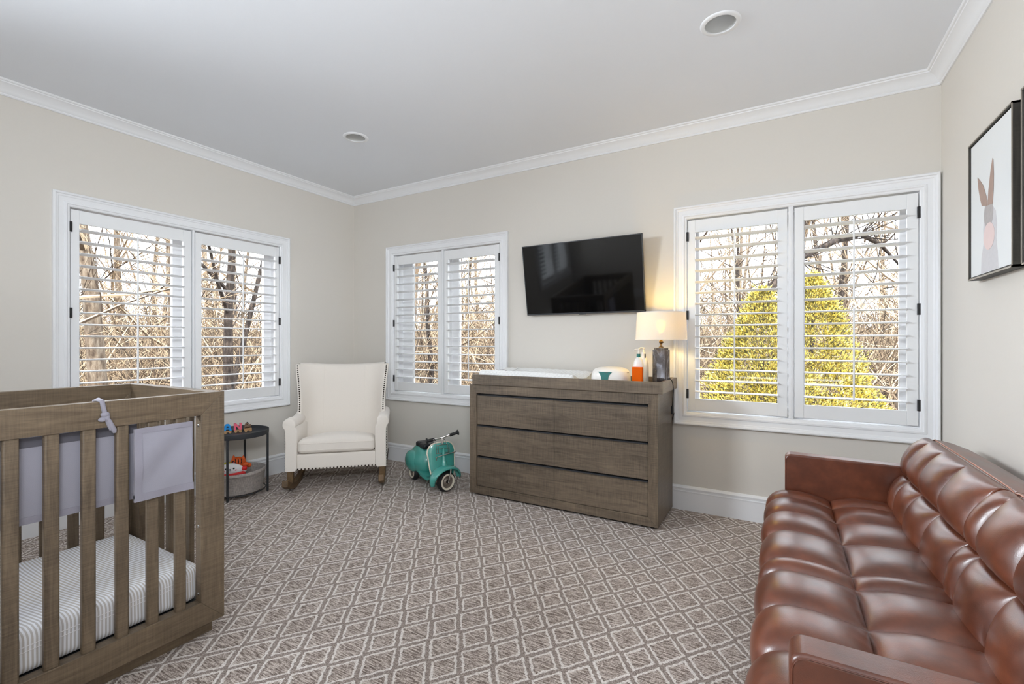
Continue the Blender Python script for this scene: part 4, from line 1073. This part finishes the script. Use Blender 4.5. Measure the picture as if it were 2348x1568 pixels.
# ------------------------------------------------------------------ television
def tv():
    zb, zt = 1.423, 1.984; yb, yt = 3.484, 3.388; x0, x1 = -1.862, -0.876
    t = thing('television', 'black flat-screen television tilted on the wall above the dresser', 'television', ((x0 + x1) / 2, 3.47, zb))
    ct = Vector((x1 - x0, 0, 0)).normalized(); up = Vector((0, yt - yb, zt - zb)); Ht = up.length; up.normalize(); nn = up.cross(ct) * -1
    if nn.y > 0: nn = -nn
    O = Vector((x0, yb, zb)); W_ = x1 - x0
    P = lambda a, b, c: tuple(O + ct * a + up * b + nn * c)   # c toward the viewer
    obj('housing', G(P).box(0, W_, 0, Ht, -0.022, -0.002), M['black_metal'], t, smooth=0, bevel=0.002, bseg=1)
    g = G(P).box(0, 0.006, 0, Ht, -0.004, 0.001); g.box(W_ - 0.006, W_, 0, Ht, -0.004, 0.001); g.box(0, W_, Ht - 0.006, Ht, -0.004, 0.001); g.box(0, W_, 0, 0.012, -0.004, 0.001)
    obj('bezel', g, M['dark_metal'], t, smooth=0)
    obj('screen', G(P).box(0.006, W_ - 0.006, 0.012, Ht - 0.006, -0.003, -0.0005), M['screen'], t, smooth=0)
    obj('rear_cover', G(P).box(0.2, W_ - 0.2, 0.20, 0.45, -0.028, -0.021), M['black_metal'], t, smooth=0, bevel=0.002)
    obj('badge', G(P).box(W_ / 2 - 0.028, W_ / 2 + 0.028, -0.006, 0.002, -0.012, 0.0), M['dark_metal'], t, smooth=0)
    g = G().box(-1.47, -1.27, 3.514, BW - 0.001, 1.60, 1.80); g.tube([(-1.45, 3.515, 1.62), (-1.45, 3.470, 1.70)], 0.008, 8); g.tube([(-1.29, 3.515, 1.62), (-1.29, 3.470, 1.70)], 0.008, 8); g.tube([(-1.45, 3.515, 1.78), (-1.45, 3.462, 1.77)], 0.008, 8); g.tube([(-1.29, 3.515, 1.78), (-1.29, 3.462, 1.77)], 0.008, 8)
    obj('wall_bracket', g, M['black_metal'], t, smooth=30)
tv()

# ------------------------------------------------------------------ pictures on the right wall
def picture(ya, yb, za, zb, label, art):
    """ya near the viewer, yb farther"""
    xf = RW - 0.046
    t = thing('framed_canvas', label, 'picture', (RW, (ya + yb) / 2, za), 0, 'framed animal canvases')
    for (a, b, c, d, nm) in ((ya, ya + 0.010, za, zb, 'frame_side'), (yb - 0.010, yb, za, zb, 'frame_side'), (ya, yb, zb - 0.010, zb, 'frame_top'), (ya, yb, za, za + 0.010, 'frame_bottom')):
        obj(nm, G().box(xf, RW - 0.001, a, b, c, d), M['frame_dark'], t, smooth=0, bevel=0.001, bseg=1)
    obj('frame_lip', G().box(xf - 0.0015, xf + 0.001, ya, ya + 0.006, za, zb).box(xf - 0.0015, xf + 0.001, yb - 0.006, yb, za, zb).box(xf - 0.0015, xf + 0.001, ya, yb, zb - 0.006, zb).box(xf - 0.0015, xf + 0.001, ya, yb, za, za + 0.006), M['frame_light'], t, smooth=0)
    cv = obj('canvas', G().box(xf + 0.006, RW - 0.004, ya + 0.014, yb - 0.014, za + 0.014, zb - 0.014), M['art_white'], t, smooth=0)
    if art:
        xc = xf + 0.006
        def patch(name, pts, m, k):
            g = G(); g.prism(pts, lambda p, h: (h, p[0], p[1]), xc - 0.0004 * k, xc - 0.0004 * (k - 1)); obj(name, g, m, cv, smooth=0)
        def ell(cy_, cz, ry, rz, n=28): return [(cy_ + ry * math.cos(2 * PI * i / n), cz + rz * math.sin(2 * PI * i / n)) for i in range(n)]
        for nm, pts, m, k in art(ell): patch(nm, pts, m, k)
def hare(ell):
    return [('printed_body', [(2.575, 1.494), (2.765, 1.494), (2.76, 1.56), (2.735, 1.62), (2.74, 1.68), (2.73, 1.73), (2.70, 1.76), (2.64, 1.76), (2.605, 1.73), (2.592, 1.68), (2.60, 1.62), (2.585, 1.56)], M['hare_pale'], 1),
            ('printed_head', ell(2.680, 1.735, 0.050, 0.060), M['hare_fur'], 2),
            ('printed_ear', [(2.755, 1.785), (2.775, 1.82), (2.795, 1.87), (2.806, 1.922), (2.775, 1.90), (2.735, 1.865), (2.70, 1.81), (2.695, 1.77)], M['hare_ear'], 3),
            ('printed_ear', [(2.690, 1.77), (2.680, 1.83), (2.655, 1.91), (2.636, 1.950), (2.628, 1.94), (2.622, 1.88), (2.625, 1.82), (2.635, 1.765)], M['hare_ear'], 3),
            ('printed_tail', ell(2.675, 1.640, 0.060, 0.056), M['hare_pink'], 3)]
picture(2.428, 2.903, 1.478, 2.092, 'dark-framed canvas of a long-eared hare seen from behind', hare)
picture(1.878, 2.352, 1.474, 2.100, 'second dark-framed canvas cut off by the right edge of the view', None)

# ------------------------------------------------------------------ sofa
def sofa():
    t = thing('leather_sofa', 'brown tufted leather sofa along the right wall', 'sofa', (0.33, 1.96, 0))
    L = M['leather']
    def arc(pts, n):
        """resample a polyline (x,z) into n points with smoothing, returns points and normals"""
        P = [Vector((p[0], p[1])) for p in pts]; sm = []
        for k in range(len(P) - 1):
            p0, p1, p2, p3 = P[max(k - 1, 0)], P[k], P[k + 1], P[min(k + 2, len(P) - 1)]
            for q in range(12):
                s_ = q / 12; sm.append(0.5 * ((2 * p1) + (p2 - p0) * s_ + (2 * p0 - 5 * p1 + 4 * p2 - p3) * s_ ** 2 + (3 * p1 - p0 - 3 * p2 + p3) * s_ ** 3))
        sm.append(P[-1]); Ls = [0]
        for a, b in zip(sm, sm[1:]): Ls.append(Ls[-1] + (b - a).length)
        out = []; k = 0
        for i in range(n):
            s_ = Ls[-1] * i / (n - 1)
            while k < len(Ls) - 2 and Ls[k + 1] < s_: k += 1
            f = (s_ - Ls[k]) / max(Ls[k + 1] - Ls[k], 1e-9); out.append(sm[k].lerp(sm[k + 1], min(1, f)))
        nr = []
        for i in range(n):
            d = (out[min(i + 1, n - 1)] - out[max(i - 1, 0)]).normalized(); nr.append(Vector((-d.y, d.x)))
        return out, nr, Ls[-1]
    def hump(t_, p=2.4, q=0.55): return max(0.0, 1 - abs(2 * t_ - 1) ** p) ** q
    def cell(v, cr):
        for a, b in zip(cr, cr[1:]):
            if a <= v <= b: return (v - a) / (b - a), b - a
        return 0.0, 1.0
    def ysamples(y0, y1, cr):
        ys = []
        cc = sorted(cr)
        for a, b in zip(cc, cc[1:]):
            n = max(8, int((b - a) / 0.011))
            for k in range(n): ys.append(a + (b - a) * (0.5 - 0.5 * math.cos(PI * k / n)))
        ys.append(cc[-1]); return ys
    def cushion(name, prof, sgn, scr, ycr, amp, fade=None, N=110):
        pts, nr, LL = arc(prof, N)
        # s of creases: nearest sample to given points
        cs = [min(range(N), key=lambda i: (pts[i] - Vector(c)).length) / (N - 1) for c in scr]
        cs = sorted([0.0] + cs + [1.0])
        ys = ysamples(min(ycr), max(ycr), ycr); yc = sorted(ycr)
        rows = []
        for y in ys:
            ty, wy = cell(y, yc); row = []
            for i in range(N):
                s_ = i / (N - 1); ts, ws = cell(s_, cs)
                hs = hump(ts) if not (ts == 0) else 0
                hy = hump(ty, 2.6, 0.5)
                f = fade(s_) if fade else 1.0
                wob = 1 + 0.10 * noise.noise(Vector((pts[i].x * 5, y * 5, pts[i].y * 5)))
                b = amp * wob * (hs * ((1 - f) + f * hy) if True else 0)
                b *= min(1.0, 0.75 + wy)
                # pucker radiating from the buttons
                p = pts[i] + nr[i] * sgn * b
                pk = 0.0016 * math.sin(ty * PI * 9) * math.exp(-((ts) / 0.14) ** 2) if ts > 0.01 else 0
                p = p + nr[i] * sgn * pk * hy * 0.6
                row.append((p.x, y, p.y))
            rows.append(row)
        g = G(); g.grid(lambda i, j: rows[j][i], N, len(rows))
        g.f.append(tuple(range(N))[::-1]); k = (len(rows) - 1) * N; g.f.append(tuple(range(k, k + N)))
        # underside
        a, b = pts[0], pts[-1]
        g.f.append((0, N - 1, k + N - 1, k))
        return obj(name, g, L, t, smooth=75)
    seat_prof = [(0.50, 0.36), (0.462, 0.395), (0.43, 0.407), (0.32, 0.409), (0.204, 0.405), (0.10, 0.408), (0.01, 0.404), (-0.032, 0.375), (-0.040, 0.32), (-0.036, 0.25)]
    A = [1.947, 2.23, 2.48, 2.685, 2.816]; B = [1.103, 1.370, 1.604, 1.843, 1.941]
    for cr in (A, B): cushion('seat_cushion', seat_prof, -1, [(0.204, 0.405)], cr, 0.047)
    back_prof = [(0.462, 0.37), (0.470, 0.42), (0.480, 0.50), (0.497, 0.582), (0.520, 0.64), (0.552, 0.70), (0.595, 0.752)]
    fd = lambda s_: 1.0 if s_ < 0.80 else max(0.0, 1 - (s_ - 0.80) / 0.17)
    for cr in (A, B): cushion('back_cushion', back_prof, 1, [(0.497, 0.582)], cr, 0.062, fd)
    for (a, b) in ((1.947, 2.816), (1.103, 1.941)):
        ym = (a + b) / 2
        pr = [(0.588, 0.747), (0.60, 0.757), (0.66, 0.744), (0.715, 0.722), (0.738, 0.69), (0.742, 0.30), (0.56, 0.30), (0.56, 0.62)]
        rr = []
        for k in range(13):
            f = k / 12; y = a + (b - a) * f; dz = 0.003 * math.sin(PI * f) ** 0.5
            rr.append([(x, y, z + (dz if z > 0.6 else 0)) for x, z in pr])
        obj('back_frame', G().loft(rr), L, t, smooth=40, bevel=0.0)
        g = G(); g.tube([(0.594, a + (b - a) * k / 24, 0.758 + 0.003 * math.sin(PI * k / 24) ** 0.5 - (0.006 if k in (0, 24) else 0)) for k in range(25)], 0.0024, 6); obj('piping', g, M['leather_pipe'], t, smooth=60)
        g = G(); g.tube([(-0.044 + (0.012 if k in (0, 24) else 0) - 0.010 * abs(math.sin(PI * 4 * k / 24)) ** 0.7, a + (b - a) * k / 24, 0.285) for k in range(25)], 0.0026, 6); obj('piping', g, M['leather_pipe'], t, smooth=60)
    def armg(y0, y1):
        r = 0.028; poly = [(0.010, 0.13)]
        for k in range(7):
            a = PI - PI / 2 * k / 6; poly.append((0.010 + r + r * math.cos(a), 0.62 - r + r * math.sin(a)))
        poly += [(0.740, 0.612), (0.740, 0.13)]
        return G().prism(poly, lambda p, h: (p[0], h, p[1]), y0, y1), poly
    for (y0, y1, yi) in ((2.818, 2.900, 2.818), (1.022, 1.101, 1.022)):
        g, poly = armg(y0, y1); obj('arm', g, L, t, smooth=40, bevel=0.009, bseg=4)
        for y in (y0 + 0.0005, y1 - 0.0005):
            pts = [(p[0] + (0.004 if p[0] < 0.3 else 0), y, p[1] - 0.007) for p in poly[:-1]]
            pts = [(poly[0][0] + 0.003, y, 0.14)] + [(p[0] + 0.0055, y, p[1] - 0.0055) for p in poly[1:-1]]
            g = G(); g.tube(pts, 0.0016, 6); obj('arm_seam', g, L, t, smooth=60)
    obj('base', G().box(-0.015, 0.735, 1.105, 2.814, 0.130, 0.262), L, t, smooth=0, bevel=0.006)
    for (x, y) in ((0.03, 1.07), (0.03, 2.85), (0.69, 1.07), (0.69, 2.85)):
        g = G(); g.lathe([(0, 0), (0.012, 0), (0.022, 0.13), (0, 0.13)], 16, (x, y, 0)); obj('leg', g, M['leg_wood'], t, smooth=40)
sofa()

# ------------------------------------------------------------------ outdoors
def gz(x, y):
    d = math.hypot(x, y); k = min(max((d - 14) / 42, 0), 1); k = k * k * (3 - 2 * k)
    return -3.3 + 5.6 * k + 0.35 * noise.noise(Vector((x * 0.09, y * 0.09, 0)))
g = G(); n = 90
g.grid(lambda i, j: (-95 + 150 * i / (n - 1), -45 + 150 * j / (n - 1), gz(-95 + 150 * i / (n - 1), -45 + 150 * j / (n - 1))), n, n)
gr = struct('ground', g, M['ground'], smooth=80, recalc=False); gr['label'] = 'ground covered in brown leaf litter beyond the windows'
def outside(x, y): return not (LW - 1 < x < RW + 1 and YR - 1 < y < BW + 1)

def grow(seed, Ht, r0, nb=9, lean=0.0, levels=4, spread=1.0, lowest=0.25):
    rnd = random.Random(seed); T = G(); B = G()
    def path(p, d, Ln, segs, wob, upk):
        pts = [p.copy()]
        for _ in range(segs):
            d = (d + Vector((rnd.uniform(-1, 1), rnd.uniform(-1, 1), rnd.uniform(-1, 1))) * wob + Vector((0, 0, upk))).normalized()
            p = p + d * Ln / segs; pts.append(p.copy())
        return pts
    def rec(p, d, Ln, r, lev):
        segs = 4 if lev < 2 else 3
        pts = path(p, d, Ln, segs, 0.22, 0.05)
        B.tube(pts, [r * (1 - 0.75 * k / segs) for k in range(segs + 1)], 5 if lev == 0 else 3, False)
        if lev >= levels - 1: return
        for _ in range((5, 4, 3)[lev]):
            f = rnd.uniform(0.25, 1.0); k = min(int(f * segs), segs - 1); q = pts[k].lerp(pts[k + 1], f * segs - k)
            dd = (pts[k + 1] - pts[k]).normalized(); s_ = Vector((rnd.uniform(-1, 1), rnd.uniform(-1, 1), rnd.uniform(-0.5, 1)))
            rec(q, (dd * 0.8 + s_ * 0.75).normalized(), Ln * rnd.uniform(0.38, 0.6), r * 0.42, lev + 1)
    d = Vector((lean, lean * 0.3, 1)).normalized()
    tp = path(Vector((0, 0, -0.4)), d, Ht, 9, 0.07, 0.02)
    T.tube(tp, [r0 * (1.15 if k == 0 else 1) * (1 - 0.82 * k / 9) for k in range(10)], 9, False)
    for i in range(nb):
        f = lowest + (1 - lowest) * (i + rnd.random()) / nb; k = min(int(f * 9), 8); q = tp[k].lerp(tp[k + 1], f * 9 - k)
        a = rnd.uniform(0, 2 * PI); dd = Vector((math.cos(a) * spread, math.sin(a) * spread, rnd.uniform(0.25, 0.9))).normalized()
        rec(q, dd, Ht * rnd.uniform(0.20, 0.36) * (1.15 - f * 0.5), r0 * 0.42 * (1.1 - 0.7 * f), 0)
    return T, B
def tree_thing(seed, Ht, r0, label, x, y, rz, mt, mb, group=None, name='bare_tree', **kw):
    T, B = grow(seed, Ht, r0, **kw)
    t = thing(name, label, 'tree', (x, y, gz(x, y)), rz, group, world=False)
    obj('trunk', T, mt, t, smooth=60, recalc=False); obj('branches', B, mb, t, smooth=60, recalc=False)
    return t
rnd = random.Random(7)
GL = 'bare leafless tree in the sunlit winter woods outside the windows'; GG = 'bare trees in the winter woods'
protos = []
for i in range(7):
    protos.append((i, 10 + 0.9 * i, 0.085 + 0.013 * i))
placed = []
def free(x, y, m): return all((x - a) ** 2 + (y - b) ** 2 > m * m for a, b in placed)
special = [(101, 14, 0.23, 'thick pale tree trunk seen through the left-wall window, left shutter', -13.8, 4.70, 0.3, 'bark', 'twig', dict(nb=10, lowest=0.45)),
           (102, 12, 0.14, 'dark tree trunk seen through the left-wall window, right shutter', -10.6, 5.95, 1.1, 'bark_dark', 'bark_dark', dict(nb=10, lowest=0.35)),
           (103, 12, 0.10, 'leaning dark tree seen through the left-wall window beside the dark trunk', -11.6, 5.75, 2.0, 'bark_dark', 'twig', dict(nb=9, lean=0.22, lowest=0.4)),
           (104, 13, 0.15, 'pale tree trunk at the right edge of the right window', 2.55, 15.3, 0.4, 'bark', 'twig', dict(nb=9, lowest=0.35)),
           (105, 13, 0.13, 'pale straight tree trunk above the evergreen shrub in the right window', -0.45, 17.5, 0.9, 'bark', 'twig', dict(nb=9, lowest=0.45)),
           (106, 11, 0.13, 'forked dark limb tree at the left edge of the left-wall window', -10.0, 3.05, 2.6, 'bark_dark', 'twig', dict(nb=9, lean=0.16, lowest=0.35)),
           (107, 12, 0.12, 'dark tree trunk seen through the narrow corner window', -11.0, 13.4, 0.6, 'bark_dark', 'twig', dict(nb=10, lowest=0.3))]
for s_ in special:
    tree_thing(s_[0], s_[1], s_[2], s_[3], s_[4], s_[5], s_[6], M[s_[7]], M[s_[8]], **s_[9]); placed.append((s_[4], s_[5]))
first = {}
cnt = 0
for k in range(2600):
    if cnt >= 120: break
    a = rad(rnd.uniform(72, 176)); d_ = 14 + 42 * rnd.random() ** 0.9
    x, y = d_ * math.cos(a), d_ * math.sin(a)
    if not outside(x, y) or not free(x, y, 1.5 + 0.02 * d_): continue
    if math.hypot(x + 0.2, y - 8.2) < 3.4: continue
    if abs(math.degrees(a) - 87) < 14 and d_ < 14: continue
    placed.append((x, y)); i = rnd.randrange(7); sc_ = rnd.uniform(0.8, 1.25)
    if i not in first:
        pi = protos[i]; dark = i in (2, 5)
        r = tree_thing(200 + i, pi[1], pi[2], GL, x, y, rnd.uniform(0, 6), M['bark_dark' if dark else 'bark'], M['twig'], GG, nb=11, lowest=0.2)
        first[i] = r
    else:
        src = first[i]; r = src.copy(); COL.objects.link(r)
        for ch in src.children:
            c = ch.copy(); c.parent = r; COL.objects.link(c)
        r.location = (x, y, gz(x, y)); r.rotation_euler = (0, 0, rnd.uniform(0, 6.28))
    r.scale = (sc_,) * 3; cnt += 1
# arching bough
g = G(); P0 = [(-0.55, 9.2, 1.4), (-0.25, 9.6, 2.1), (0.25, 10.2, 2.75), (0.85, 10.8, 3.12), (1.30, 11.2, 3.28), (1.65, 11.5, 3.1), (2.0, 11.8, 2.7)]
t = thing('bent_tree', 'dark arching leaning tree trunk crossing the right window', 'tree', (-1.6, 8.7, -3.3))
g.tube([(-1.6, 8.7, -3.5), (-1.35, 8.8, -1.5), (-0.95, 9.0, 0.3)] + P0, [0.12, 0.11, 0.10, 0.085, 0.075, 0.068, 0.06, 0.05, 0.035, 0.02], 8, False); obj('trunk', g, M['bark_dark'], t, smooth=60, recalc=False)
g = G(); rr = random.Random(3)
for k in range(46):
    q = Vector(P0[rr.randrange(len(P0))]); pts = [q]; d = Vector((rr.uniform(-0.2, 1), rr.uniform(-0.2, 0.6), rr.uniform(-0.5, 1))).normalized()
    for _ in range(5): d = (d + Vector((rr.uniform(-.3, .3), rr.uniform(-.3, .3), rr.uniform(-.25, .3)))).normalized(); pts.append(pts[-1] + d * rr.uniform(0.15, 0.38))
    g.tube(pts, [0.014, 0.012, 0.010, 0.008, 0.006, 0.003], 3, False)
obj('branches', g, M['bark_dark'], t, smooth=60, recalc=False)
# undergrowth of thin stems
def thicket(seed, N, r0, r1, h0, h1, rr_):
    rnd = random.Random(seed); g = G()
    for _ in range(N):
        a = rad(rnd.uniform(70, 178)); d_ = r0 + (r1 - r0) * rnd.random(); x, y = d_ * math.cos(a), d_ * math.sin(a)
        if math.hypot(x + 0.2, y - 8.0) < 2.6: continue
        z = gz(x, y) - 0.05; hh = rnd.uniform(h0, h1); p = Vector((x, y, z)); d = Vector((rnd.uniform(-.6, .6), rnd.uniform(-.6, .6), 1)).normalized(); pts = [p]
        for k in range(4):
            d = (d + Vector((rnd.uniform(-.45, .45), rnd.uniform(-.45, .45), rnd.uniform(-.2, .15)))).normalized(); p = p + d * hh / 4; pts.append(p)
        g.tube(pts, [rr_ * (1 - 0.2 * k) for k in range(5)], 3, False)
        if hh > 4:
            for _b in range(7):
                q = pts[rnd.randrange(1, 4)]; e = Vector((rnd.uniform(-1, 1), rnd.uniform(-1, 1), rnd.uniform(0, 1))).normalized(); m = q + e * rnd.uniform(0.4, 1.0); g.tube([q, m, m + (e + Vector((rnd.uniform(-.6, .6), rnd.uniform(-.6, .6), 0.4))).normalized() * rnd.uniform(0.4, 1.2)], [rr_ * 0.5, rr_ * 0.4, rr_ * 0.2], 3, False)
    return g
tag(obj('undergrowth', thicket(11, 7000, 10, 24, 1.0, 3.0, 0.011), M['twig'], smooth=0, recalc=False), 'tangle of thin brown undergrowth stems on the woodland floor', 'undergrowth', kind='stuff')
tag(obj('saplings', thicket(13, 3600, 15, 50, 4.0, 9.5, 0.022), M['twig'], smooth=0, recalc=False), 'tall thin bare saplings crowding between the trees of the woods', 'saplings', kind='stuff')
tag(obj('undergrowth', thicket(12, 9000, 22, 54, 1.6, 4.2, 0.022), M['twig'], smooth=0, recalc=False), 'distant haze of bare brushwood covering the wooded slope', 'undergrowth', kind='stuff')

def evergreen(x, y, zt, R, label, seed, N=15000):
    rnd = random.Random(seed); z0 = gz(x, y)
    t = thing('evergreen_shrub', label, 'shrub', (x, y, z0))
    g = G(); g.tube([(x, y, z0 - 0.2), (x, y, zt - 0.5)], [0.09, 0.02], 8); obj('stem', g, M['bark_dark'], t, smooth=60)
    g = G(); Hh = zt - z0; sprays = []
    for _ in range(1500):
        f = rnd.random() ** 0.8; a = rnd.uniform(0, 2 * PI); z = z0 + 0.2 + (Hh - 0.25) * f
        env = (R * (1 - f) ** 0.80 + 0.03) * (1 + 0.25 * noise.noise(Vector((math.cos(a) * 2.2, math.sin(a) * 2.2, z * 2.4 + seed))))
        r = env * rnd.uniform(0.62, 1.08)
        sprays.append((Vector((x + r * math.cos(a), y + r * math.sin(a), z)), a, rnd.uniform(0.05, 0.13) * (1.25 - 0.6 * f)))
    for k in range(N):
        c0, a, cr = sprays[k % len(sprays)]
        o_ = Vector((rnd.gauss(0, 1), rnd.gauss(0, 1), rnd.gauss(0, 1.1))) * cr * 0.6
        c = c0 + o_
        out = Vector((math.cos(a), math.sin(a), 1.0)) + o_ / cr * 0.5; L_ = rnd.uniform(0.025, 0.062)
        d1 = (out + Vector((rnd.uniform(-.7, .7), rnd.uniform(-.7, .7), rnd.uniform(-.5, .7)))).normalized(); d2 = d1.cross(Vector((rnd.uniform(-1, 1), rnd.uniform(-1, 1), rnd.uniform(-1, 1)))).normalized(); d3 = d1.cross(d2)
        w_ = L_ * 0.22
        g.add([c, c + d1 * L_ * 0.5 + d2 * w_, c + d1 * L_, c + d1 * L_ * 0.5 - d2 * w_, c + d1 * L_ * 0.5 + d3 * w_ * 0.6], [(0, 1, 4), (1, 2, 4), (2, 3, 4), (3, 0, 4), (0, 3, 2, 1)])
    obj('foliage', g, M['foliage'], t, smooth=0, recalc=False)
evergreen(-0.27, 8.0, 2.00, 1.85, 'yellow-green conical evergreen shrub behind the left shutter of the right window', 5, 62000)
evergreen(0.40, 8.7, 2.25, 1.80, 'taller yellow-green conical evergreen shrub behind the right shutter of the right window', 6, 64000)
